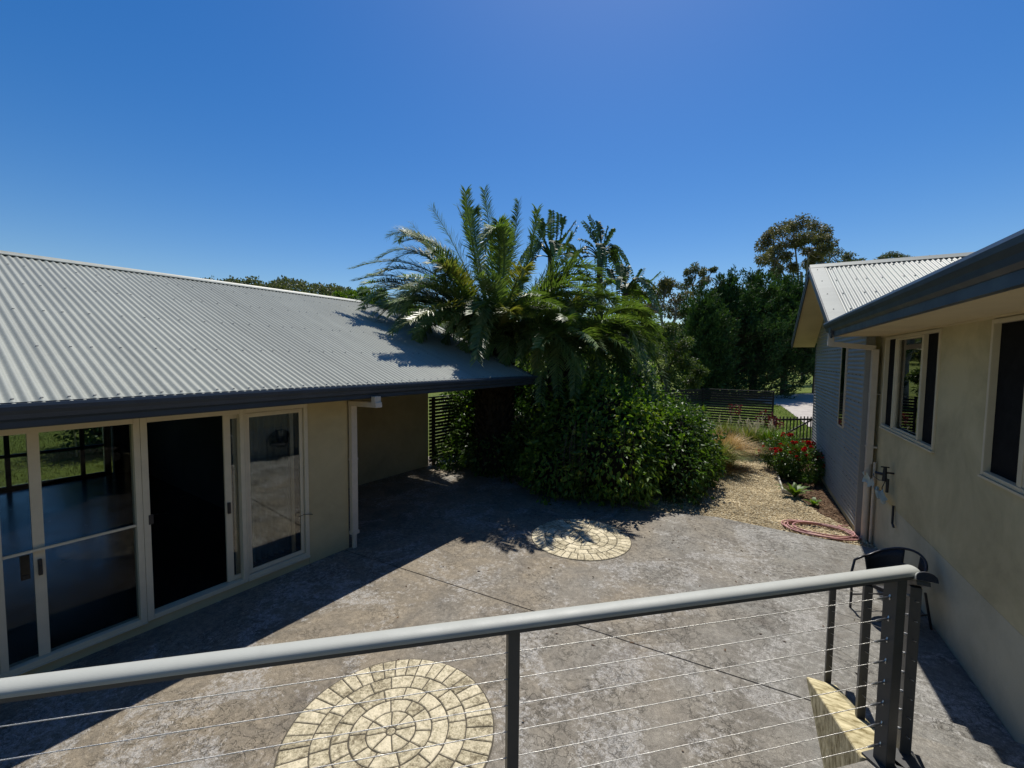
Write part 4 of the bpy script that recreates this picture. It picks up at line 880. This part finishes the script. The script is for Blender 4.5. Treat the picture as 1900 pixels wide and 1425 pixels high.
bk = empty('dense_shrub', (-4.5, 12.5, 0), 0, 'dense dark green shrubbery filling in behind both date palms', 'shrub')
el4 = [(-6.3, 10.0, 1.2, .8, .6, 1.25), (-7.2, 10.4, 1.0, .7, .6, 1.1), (-6.6, 12.6, 1.5, 1.3, .9, 1.6), (-5.2, 12.4, 1.6, 1.2, 1.0, 1.7), (-4.0, 12.6, 1.5, 1.2, 1.0, 1.6), (-3.0, 12.8, 1.5, 1.1, 1.0, 1.5), (-5.6, 10.6, .7, .8, .8, .8)]  # lobes nearest the porch added to keep sun off its floor
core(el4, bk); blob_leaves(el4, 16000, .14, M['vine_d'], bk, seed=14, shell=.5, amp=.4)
def grassclump(x, y, n, ln, spread, mat, name, label, cat, seed, plumes=0, lean=(0, 0), pmat='plume'):
    rng = np.random.default_rng(seed); root = empty(name, (x, y, -.04), 0, label, cat)
    a = rng.uniform(0, 6.28, n); r0 = rng.uniform(0, .20, n)*spread*ln; L_ = ln*rng.uniform(.55, 1.1, n); bend = rng.uniform(.2, 1.1, n)*spread
    dirs = np.stack([np.cos(a)+lean[0], np.sin(a)+lean[1], 0*a], 1); B0 = np.stack([np.cos(a)*r0, np.sin(a)*r0, 0*a], 1)
    pts = []
    for t in (0, .35, .7, 1.0): pts.append(B0+dirs*(bend*L_*.62*t**1.7)[:, None]+np.array([0, 0, 1])*(L_*(t-.42*bend*t**2.3))[:, None])
    sd_ = np.stack([-np.sin(a), np.cos(a), 0*a], 1)*.006
    V = np.stack([pts[0]-sd_, pts[0]+sd_, pts[1]-sd_, pts[1]+sd_, pts[2]-sd_*.8, pts[2]+sd_*.8, pts[3]], 1).reshape(-1, 3); b = np.arange(n)[:, None]*7
    F = np.concatenate([b+np.array(q) for q in ((0, 1, 3), (0, 3, 2), (2, 3, 5), (2, 5, 4), (4, 5, 6))], 0)
    link('blades', npmesh('blades', V, F, mat), root)
    if plumes:
        m = 60; ts = np.linspace(0, 1, m); Pp = np.stack([.02*ts, 0*ts, ts*.22], 1); Ap = unit(rng.normal(size=(m, 3))*.5+np.array([0, 0, 1])); Vp, Fp = leaves(Pp, Ap, .05, .007, .1, rng); me = npmesh('plume', Vp, Fp, M[pmat])
        for k in range(plumes):
            an = rng.uniform(0, 6.28); rr_ = rng.uniform(.1, .75)*spread*ln*.7; o = link('plume', me, root, (math.cos(an)*rr_+lean[0]*.2, math.sin(an)*rr_, ln*rng.uniform(.6, .92)-rr_*.25)); o.rotation_euler = (-math.sin(an)*.7*rr_/ln*1.6, math.cos(an)*.7*rr_/ln*1.6, rng.uniform(0, 6))
    return root
grassclump(-.42, 12.9, 1900, 1.15, 1.15, M['straw'], 'tussock_grass', 'straw coloured grass tussock arching beside the right lobe of the vine mound', 'grass clump', 1, lean=(.3, -.25))
grassclump(-.62, 12.0, 1500, 1.0, 1.15, M['tussock'], 'tussock_grass', 'olive grass tussock under the straw coloured one at the edge of the path', 'grass clump', 2, lean=(.4, -.3))
grassclump(.1, 14.6, 1800, 1.15, 1.1, M['tussock'], 'fountain_grass', 'fountain grass with pale plumes at the far end of the path, left one below the fence', 'grass clump', 3, 26)
grassclump(.7, 14.7, 1500, 1.1, 1.05, M['grassblade'], 'fountain_grass', 'fountain grass with pale plumes at the far end of the path, the one nearest the gate', 'grass clump', 4, 22)
grassclump(-.5, 14.6, 1600, 1.2, 1.0, M['tussock'], 'tussock_grass', 'green grass tussock between the fence and the straw coloured tussock', 'grass clump', 6, 5)
yuc = grassclump(-.95, 13.9, 50, 1.35, .8, M['plume'], 'dry_leaf_plant', 'pale dry strappy leaves standing up behind the vine mound', 'plant', 8)
# rose bushes
def rose(x, y, rx, hgt, nl, nf, label, seed):
    rng = random.Random(seed); root = empty('rose_bush', (x, y, 0), 0, label, 'rose bush'); el = [(x, y, hgt*.5, rx, rx*.8, hgt*.52), (x+.3*rx, y-.2, hgt*.35, rx*.7, rx*.6, hgt*.4), (x-.35*rx, y+.1, hgt*.4, rx*.6, rx*.6, hgt*.42)]
    blob_leaves(el, nl, .06, M['vine_d'], root, seed=seed, shell=.65, amp=.3); MB().tube([(0, 0, -.04), (.03, 0, hgt*.4)], [.03, .015], 6).build('stem', M['bark'], root)
    rg = np.random.default_rng(seed); D_ = sph(34, rg); Vp, Fp = leaves(D_*.015, D_+np.array([0, 0, .3]), .055, .06, .3, rg); me = npmesh('flower', Vp, Fp, M['rose'])
    for k in range(nf):
        e = el[rng.choice([0, 0, 1, 2])]; a = rng.uniform(0, 6.28); ph = rng.uniform(-.2, 1.4); q = 1.05; p = Vector((e[0]+q*e[3]*math.cos(ph)*math.cos(a), e[1]+q*e[4]*math.cos(ph)*math.sin(a), e[2]+q*e[5]*math.sin(ph)))
        for j in range(rng.choice([1, 2, 3])):
            o = link('flower', me, root, p-root.location+Vector((rng.uniform(-.07, .07), rng.uniform(-.07, .07), rng.uniform(-.03, .04)))); o.rotation_euler = (rng.uniform(-.5, .5), rng.uniform(-.5, .5), rng.uniform(0, 6)); s_ = rng.uniform(.5, .9); o.scale = (s_, s_, s_)
rose(1.22, 12.1, .50, .85, 7000, 26, 'rose bush full of red flowers against the grey corrugated wall, the nearest one', 21)
rose(.98, 13.0, .50, .90, 7000, 22, 'rose bush full of red flowers in front of the picket gate, the further one', 22)
def strap(x, y, n, ln, mat, label, seed, name='strap_leaf_plant', w_=.035):
    rng = random.Random(seed); root = empty(name, (x, y, -.04), 0, label, 'plant')
    for k in range(n):
        a = rng.uniform(0, 6.28); l_ = ln*rng.uniform(.6, 1.1); b = rng.uniform(.5, 1.1); vs = []
        for i in range(6):
            t = i/5; r_ = b*l_*.7*t; z = l_*(t*.9-.55*b*t*t); wd = w_*(1-abs(t-.45)*1.3)+.003; vs += [(math.cos(a)*r_-math.sin(a)*wd, math.sin(a)*r_+math.cos(a)*wd, z+.01), (math.cos(a)*r_+math.sin(a)*wd, math.sin(a)*r_-math.cos(a)*wd, z+.01)]
        MB().add(vs, [(2*i, 2*i+1, 2*i+3, 2*i+2) for i in range(5)], True).build('leaf', mat, root, fix=False)
strap(1.02, 10.55, 34, .5, M['bright'], 'bright green strappy plant at the corner of the timber edging', 1)
strap(.98, 11.95, 20, .32, M['bright'], 'small light green plant under the front of the rose bushes', 2)
strap(1.3, 10.1, 14, .25, M['vine'], 'low green seedling in the mulch between the edging and the grey wall', 3)
mr = empty('maroon_shrub', (.55, 16.3, 0), 0, 'maroon leaved shrub against the end of the slat fence above the fountain grass', 'shrub')
blob_leaves([(.62, 15.9, 1.0, .22, .2, .2), (-.25, 16.4, 1.15, .2, .2, .2), (.9, 15.8, .8, .2, .2, .25)], 420, .09, M['maroon'], mr, seed=9, shell=.9)
MB().tube([(0, 0, 0), (.1, -.1, .6), (.12, -.4, 1.1)], .015, 5).build('stem', M['bark'], mr)

# ---- shrubs and trees beyond
def limb_tree(name, label, cat, base, forks, clusters, mat, leafn, lsize, bark='palebark', tr=.3, seed=0, cl=.75, aspect=.45, group=None):
    """trunk base -> fork point -> limbs to every cluster; clusters: (Vector, rx, ry, rz)"""
    rng = np.random.default_rng(seed); rnd = random.Random(seed); root = empty(name, base, 0, label, cat, group); b = Vector(base)
    mb = MB(); fk = [Vector(f)-b for f in forks]
    mb.tube([Vector((0, 0, -.1)), fk[0]*.5+Vector((.1, .05, 0)), fk[0]], [tr, tr*.8, tr*.62], 8)
    for f in fk[1:]: mb.tube([fk[0]*.55, (fk[0]*.55).lerp(f, .5)+Vector((0, 0, .3)), f], [tr*.6, tr*.45, tr*.35], 7)
    Ps, As = [], []
    for c in clusters:
        p = Vector(c[0])-b; f = min(fk, key=lambda q: (q-p).length)
        m_ = f.lerp(p, .55)+Vector((rnd.uniform(-.3, .3), rnd.uniform(-.3, .3), -(p-f).length*.12)); mb.tube([f, m_, p], [tr*.3, tr*.17, tr*.06], 5)
        for k in range(4):
            q = p+Vector((rnd.uniform(-1, 1)*c[1], rnd.uniform(-1, 1)*c[2], rnd.uniform(-.5, .8)*c[3]))*.7; mb.tube([m_, m_.lerp(q, .6), q], [tr*.12, tr*.07, tr*.03], 4)
        D_ = sph(leafn, rng); k_ = rng.random(leafn)**.45; sub_ = sph(7, rng)*.55; si = rng.integers(0, 7, leafn)
        pos = sub_[si]*np.array(c[1:4])+D_*np.array(c[1:4])*(.55*k_)[:, None]; Ps.append(np.array(p)+pos); As.append(unit(D_+rng.normal(size=(leafn, 3))*.6+np.array([0, 0, -.5])))
    mb.build('trunk', M[bark], root); P = np.concatenate(Ps); A = np.concatenate(As); s_ = lsize*rng.uniform(.6, 1.3, len(P)); V, F = leaves(P, A, s_, s_*aspect, .2, rng)
    link('crown', npmesh('crown', V, F, mat), root); return root
def pcl(lst, D, k, seed=0, dj=1.0, flat=.8):
    rnd = random.Random(seed); out = []
    for (x, y, r_) in lst:
        rr_ = r_*D/FPX*k; out.append((at(x, y, D+rnd.uniform(-dj, dj)*rr_*1.6), rr_, rr_, rr_*flat))
    return out
def g0z(x, D): p = at(x, 700, D); return Vector((p.x, p.y, 0))
# big umbrella gum
lst = [(1420, 478, 16), (1418, 455, 15), (1432, 440, 15), (1448, 428, 17), (1468, 420, 18), (1490, 415, 18), (1512, 420, 17), (1528, 432, 14), (1536, 448, 14), (1530, 462, 13), (1430, 485, 13), (1445, 460, 14), (1470, 445, 15), (1495, 442, 15), (1515, 445, 12), (1440, 500, 11), (1480, 455, 14), (1500, 470, 12), (1520, 475, 11), (1455, 478, 12), (1440, 505, 12), (1470, 497, 11), (1502, 490, 12), (1425, 470, 13)]
D_ = 58
limb_tree('gum_tree', 'tall spreading gum tree with a domed open crown above the gable roof', 'tree', g0z(1490, D_), [at(1487, 505, D_), at(1465, 475, D_+.8), at(1500, 470, D_-.6), at(1475, 455, D_), at(1440, 478, D_-1)], pcl(lst, D_, 1.12, 1, 1.2, .85), M['gum'], 760, .30, tr=.26, seed=31)
lst = [(1520, 478, 14), (1545, 470, 16), (1570, 480, 15), (1590, 488, 12), (1530, 492, 16), (1560, 495, 16), (1505, 492, 12), (1600, 498, 12)]
limb_tree('gum_tree', 'rounded gum tree crown just left of the gable roof ridge, beside the tall gum', 'tree', g0z(1545, 64), [at(1545, 505, 64), at(1565, 500, 64)], pcl(lst, 64, 1.05, 2, 1.2, .7), M['gum_g'], 520, .32, tr=.35, seed=32)
lst = [(1635, 480, 9), (1650, 474, 11), (1668, 475, 11), (1684, 478, 9), (1692, 482, 6)]
limb_tree('gum_tree', 'flat topped gum tree crown showing above the middle of the gable roof', 'tree', g0z(1662, 70), [at(1662, 500, 70)], pcl(lst, 70, 1.05, 3, 1.2, .6), M['gum_g'], 380, .3, tr=.3, seed=33)
limb_tree('gum_tree', 'small gum crown tip at the right end of the gable roof ridge', 'tree', g0z(1722, 80), [at(1722, 500, 80)], pcl([(1710, 482, 8), (1728, 480, 9), (1745, 483, 8)], 80, 1.05, 3, 1.2, .6), M['gum_g'], 300, .3, tr=.3, seed=34)
lst = [(1275, 505, 10), (1290, 498, 13), (1305, 505, 12), (1280, 520, 12), (1300, 525, 14), (1322, 500, 7), (1268, 530, 12), (1290, 545, 15), (1312, 520, 11)]
limb_tree('gum_tree', 'thin grey gum tree rising behind the dark conifers at their left end', 'tree', g0z(1292, 50), [at(1290, 555, 50), at(1285, 530, 50), at(1300, 530, 50)], pcl(lst, 50, .95, 4, 1.2, .8), M['gum_g'], 360, .26, tr=.28, seed=35)
lst = [(1210, 545, 22), (1240, 535, 20), (1260, 550, 22), (1225, 565, 24), (1250, 575, 24), (1195, 570, 20), (1275, 580, 20), (1235, 525, 12), (1180, 545, 18)]
limb_tree('gum_tree', 'brownish gum tree filling the gap between the bird of paradise leaves and the conifers', 'tree', g0z(1238, 36), [at(1238, 610, 36), at(1225, 580, 36), at(1255, 580, 36)], pcl(lst, 36, 1.0, 5, 1, .8), M['gum'], 620, .24, tr=.3, seed=36)
lst = [(1180, 610, 24), (1205, 600, 22), (1220, 625, 26), (1240, 640, 26), (1210, 655, 26), (1262, 665, 22), (1250, 690, 26), (1225, 690, 24), (1280, 680, 18), (1190, 640, 22), (1270, 640, 18), (1285, 705, 18), (1300, 690, 12), (1240, 610, 18), (1190, 690, 24)]
limb_tree('feathery_shrub', 'feathery olive green shrub behind the fence, between the palms and the dark conifers', 'shrub', g0z(1235, 18.5), [at(1235, 700, 18.5), at(1215, 660, 18.5), at(1250, 660, 18.5)], pcl(lst, 18.5, 1.0, 6, .8, 1.0), M['shrub'], 750, .13, 'bark', .08, 37, aspect=.35)
# conifers
def conifer(px, ptop, pbot, half, D, mat, label, seed, nt=330, squash=1.0):
    rng = np.random.default_rng(seed); rnd = random.Random(seed); b = g0z(px, D); top = at(px, ptop, D).z; root = empty('conifer', b, 0, label, 'tree'); hw = half*D/FPX; zb = max(.2, at(px, pbot, D).z)
    MB().tube([(0, 0, -.1), (0, 0, top*.5), (0, 0, top*.92)], [.3, .2, .04], 8).build('trunk', M['bark'], root)
    mb = MB(); Ps, As, Ls = [], [], []
    for i in range(nt):
        t = rnd.random()**.8; a = rnd.uniform(0, 6.28); lead = top-(.22*(top-zb))*(.5+.5*math.sin(a*4+seed*1.3))*rnd.uniform(.3, 1); z = zb+(lead-zb)*t; prof = (1-t**3.2)**.6*(.8+.2*min(1, t*4)); r_ = hw*prof*rnd.uniform(.55, 1.15)*(1+.25*math.sin(a*3+seed)+.16*math.sin(z*1.9+a*2))
        end = Vector((math.cos(a)*r_, math.sin(a)*r_, z+rnd.uniform(-.2, .3))); st = Vector((0, 0, z-r_*.25))
        mb.tube([st, end], [.035, .012], 3)
        ax = Vector((math.cos(a)*.8, math.sin(a)*.8, .55+.5*t)).normalized(); m = 62; tt = rng.random(m)*.95; ln = rnd.uniform(.8, 1.7)
        base = np.array(end-ax*.55)+np.outer(tt, np.array(ax))*ln; spread = (.42*(1-tt)+.06)[:, None]*rng.normal(size=(m, 3))*.62
        Ps.append(base+spread); As.append(unit(np.array(ax)*1.0+rng.normal(size=(m, 3))*.55)); 
    mb.build('branches', M['bark'], root); P = np.concatenate(Ps); A = np.concatenate(As); s_ = .27*rng.uniform(.6, 1.3, len(P)); V, F = leaves(P, A, s_, s_*.34, .2, rng)
    link('crown', npmesh('crown', V, F, mat), root); return root
conifer(1345, 520, 742, 74, 34, M['conifer'], 'dark conifer behind the fence, the left one with a pointed top', 41, 420)
conifer(1398, 517, 742, 64, 35, M['conifer2'], 'dark conifer behind the fence, the middle one of the row', 42, 420)
conifer(1455, 522, 690, 74, 36.5, M['conifer'], 'dark conifer behind the picket gate, just left of the gable roof', 43, 460)
conifer(1515, 540, 690, 52, 38, M['conifer2'], 'dark conifer partly hidden by the grey gable wall, rightmost of the row', 44, 380)
conifer(1305, 560, 742, 38, 31, M['conifer2'], 'lower dark conifer at the left end of the row, behind the feathery shrub', 45, 300)
# lit tree group left of palm
lst = [(600, 556, 12), (625, 553, 14), (650, 550, 14), (675, 545, 16), (700, 545, 18), (640, 560, 18), (670, 560, 20), (700, 565, 22), (740, 560, 24), (770, 570, 24), (610, 562, 12)]
limb_tree('leafy_tree', 'sunlit bright green trees standing just beyond the left roof ridge', 'tree', g0z(660, 34), [at(660, 600, 34), at(690, 590, 34)], pcl(lst, 34, 1.0, 7, 1, .8), M['bright'], 620, .22, 'bark', .25, 51)
lst = [(1150, 590, 24), (1180, 575, 22), (1120, 600, 26), (1060, 560, 30), (1010, 560, 30), (1100, 560, 26), (960, 560, 30), (1080, 620, 30), (1150, 630, 24)]
limb_tree('leafy_tree', 'mid green leafy tree seen through gaps behind the palms', 'tree', g0z(1080, 22), [at(1080, 650, 22), at(1040, 610, 22), at(1130, 620, 22)], pcl(lst, 22, 1.0, 8, 1, .9), M['shrub'], 700, .15, 'bark', .2, 52)
# garden bushes seen through the left house windows, out the back
for i, (u, d_, s_, lb) in enumerate(((-12.5, 4.6, 2.1, 'dark leafy bush outside the back window, seen through the left glass door'), (-11.5, -.6, 1.0, 'small green bush outside the back window at the left edge of the glass door'), (-21, 4.5, 2.0, 'grey green bush further down the slope outside the back window'))):
    q = LP(u, d_); bb = empty('garden_bush', q, 0, lb, 'bush'); el = [(q.x, q.y, s_*.7, s_*.9, s_*.8, s_*.75), (q.x+.5*s_, q.y-.4*s_, s_*.5, s_*.6, s_*.6, s_*.55)]
    blob_leaves(el, 6000, .14, M['vine_d' if i == 0 else 'shrub'], bb, seed=60+i, shell=.5); core(el, bb, .6)
q = LP(-10.6, 2.0); MB().tube([(q.x, q.y, 0), (q.x, q.y, .9), (q.x-.03, q.y+.06, 1.02), (q.x-.1, q.y+.2, 1.08), (q.x-.2, q.y+.9, 1.1), (q.x-.2, q.y+.95, 0)], .02, 8).build('metal_handrail', M['alu']); tag(bpy.data.objects['metal_handrail'], 'bent metal handrail outside, seen through the left glass door', 'handrail')
# lawn blades near gate, stuff
def blades(name, pts_fn, n, h_, mat):
    P = np.array([pts_fn() for _ in range(n)]); A = unit(RNG.normal(size=(n, 3))*.35+np.array([0, 0, 1])); V, F = leaves(P, A, RNG.uniform(.6, 1.3, n)*h_, .012*np.ones(n)*(h_/.07), .2); return tag(link(name, npmesh(name, V, F, mat)), kind='stuff')
def pf():
    while True:
        D = 12+24*random.random()**1.4; x = random.uniform(1100, 1530); p = at(x, 700, D)
        if p.y > 15.3 and p.x < 8 and not inpoly(p.x, p.y, [(q.x, q.y) for q in dp]): return (p.x, p.y, -.05)
blades('lawn_grass', pf, 26000, .09, M['grassblade'])
def pf2():
    u = -8.5-22*random.random(); return tuple(LP(u, random.uniform(-6, 14), -.05))
M['meadow'] = leafmat('dry_olive_meadow', (.12, .14, .04), (.24, .25, .08), (.3, .27, .12), .3, .7, .1)
blades('back_grass', pf2, 30000, .10, M['meadow'])
mb = []; n_ = 130; P = []
for k in range(n_):
    r_ = random.random(); P.append((random.uniform(-4, 1.3), 6.9-4.5*r_**2.2+random.uniform(-.3, .6), .006) if k % 3 else (random.uniform(-3.4, -.6), random.uniform(6.6, 7.6), .008))
P = np.array(P); A = unit(RNG.normal(size=(n_, 3))*np.array([1, 1, .12])); V, F = leaves(P, A, RNG.uniform(.02, .06, n_), .018*np.ones(n_), .15); tag(link('fallen_leaves', npmesh('fallen_leaves', V, F, M['mulch'])), kind='stuff')
# wooded hill: far-off wood as one mass
n_t = 3600; Ps, As, Ss = [], [], []; rng = np.random.default_rng(77)
while len(Ps) < n_t:
    az = R(random.uniform(-100, 25)); r_ = random.uniform(190, 430); x, y = r_*math.sin(az), r_*math.cos(az); z = hill_h(x, y)
    if r_ < 330 and random.random() < .25: continue
    m = 46; h_ = random.uniform(5, 10); rr_ = h_*.42; D_ = sph(m, rng); Ps.append(np.array((x, y, z+h_*.62))+D_*np.array([rr_, rr_, h_*.36])*(rng.random(m)**.4)[:, None]); As.append(unit(D_+rng.normal(size=(m, 3))*.5))
P = np.concatenate(Ps); A = np.concatenate(As); s_ = rng.uniform(1.1, 2.4, len(P)); V, F = leaves(P, A, s_, s_*.7, .2, rng)
tag(link('hillside_wood', npmesh('hillside_wood', V, F, M['gum_g'])), kind='stuff')

GROUPS = {'paving_circle': 'paving circles set in the patio', 'conifer': 'dark conifers behind the fence', 'gum_tree': 'gum trees beyond the garden', 'date_palm': 'date palms by the left roof',
 'bird_of_paradise_tree': 'bird of paradise trees behind the palms', 'vine_mound': 'green vine mounds by the patio', 'rose_bush': 'red rose bushes by the grey wall', 'tussock_grass': 'grass tussocks at the path edge',
 'fountain_grass': 'fountain grasses below the fence', 'plastic_bag': 'blue plastic bags on the right wall', 'slat_fence': 'dark slat fence panels', 'railing': 'deck and stair railings', 'house': 'houses round the courtyard',
 'strap_leaf_plant': 'small green plants in the flower bed', 'leafy_tree': 'leafy trees beyond the palms', 'garden_bush': 'bushes behind the left house'}
for o in bpy.data.objects:
    if o.parent is None and o.get('category') and o.name.split('.')[0] in GROUPS: o['group'] = GROUPS[o.name.split('.')[0]]
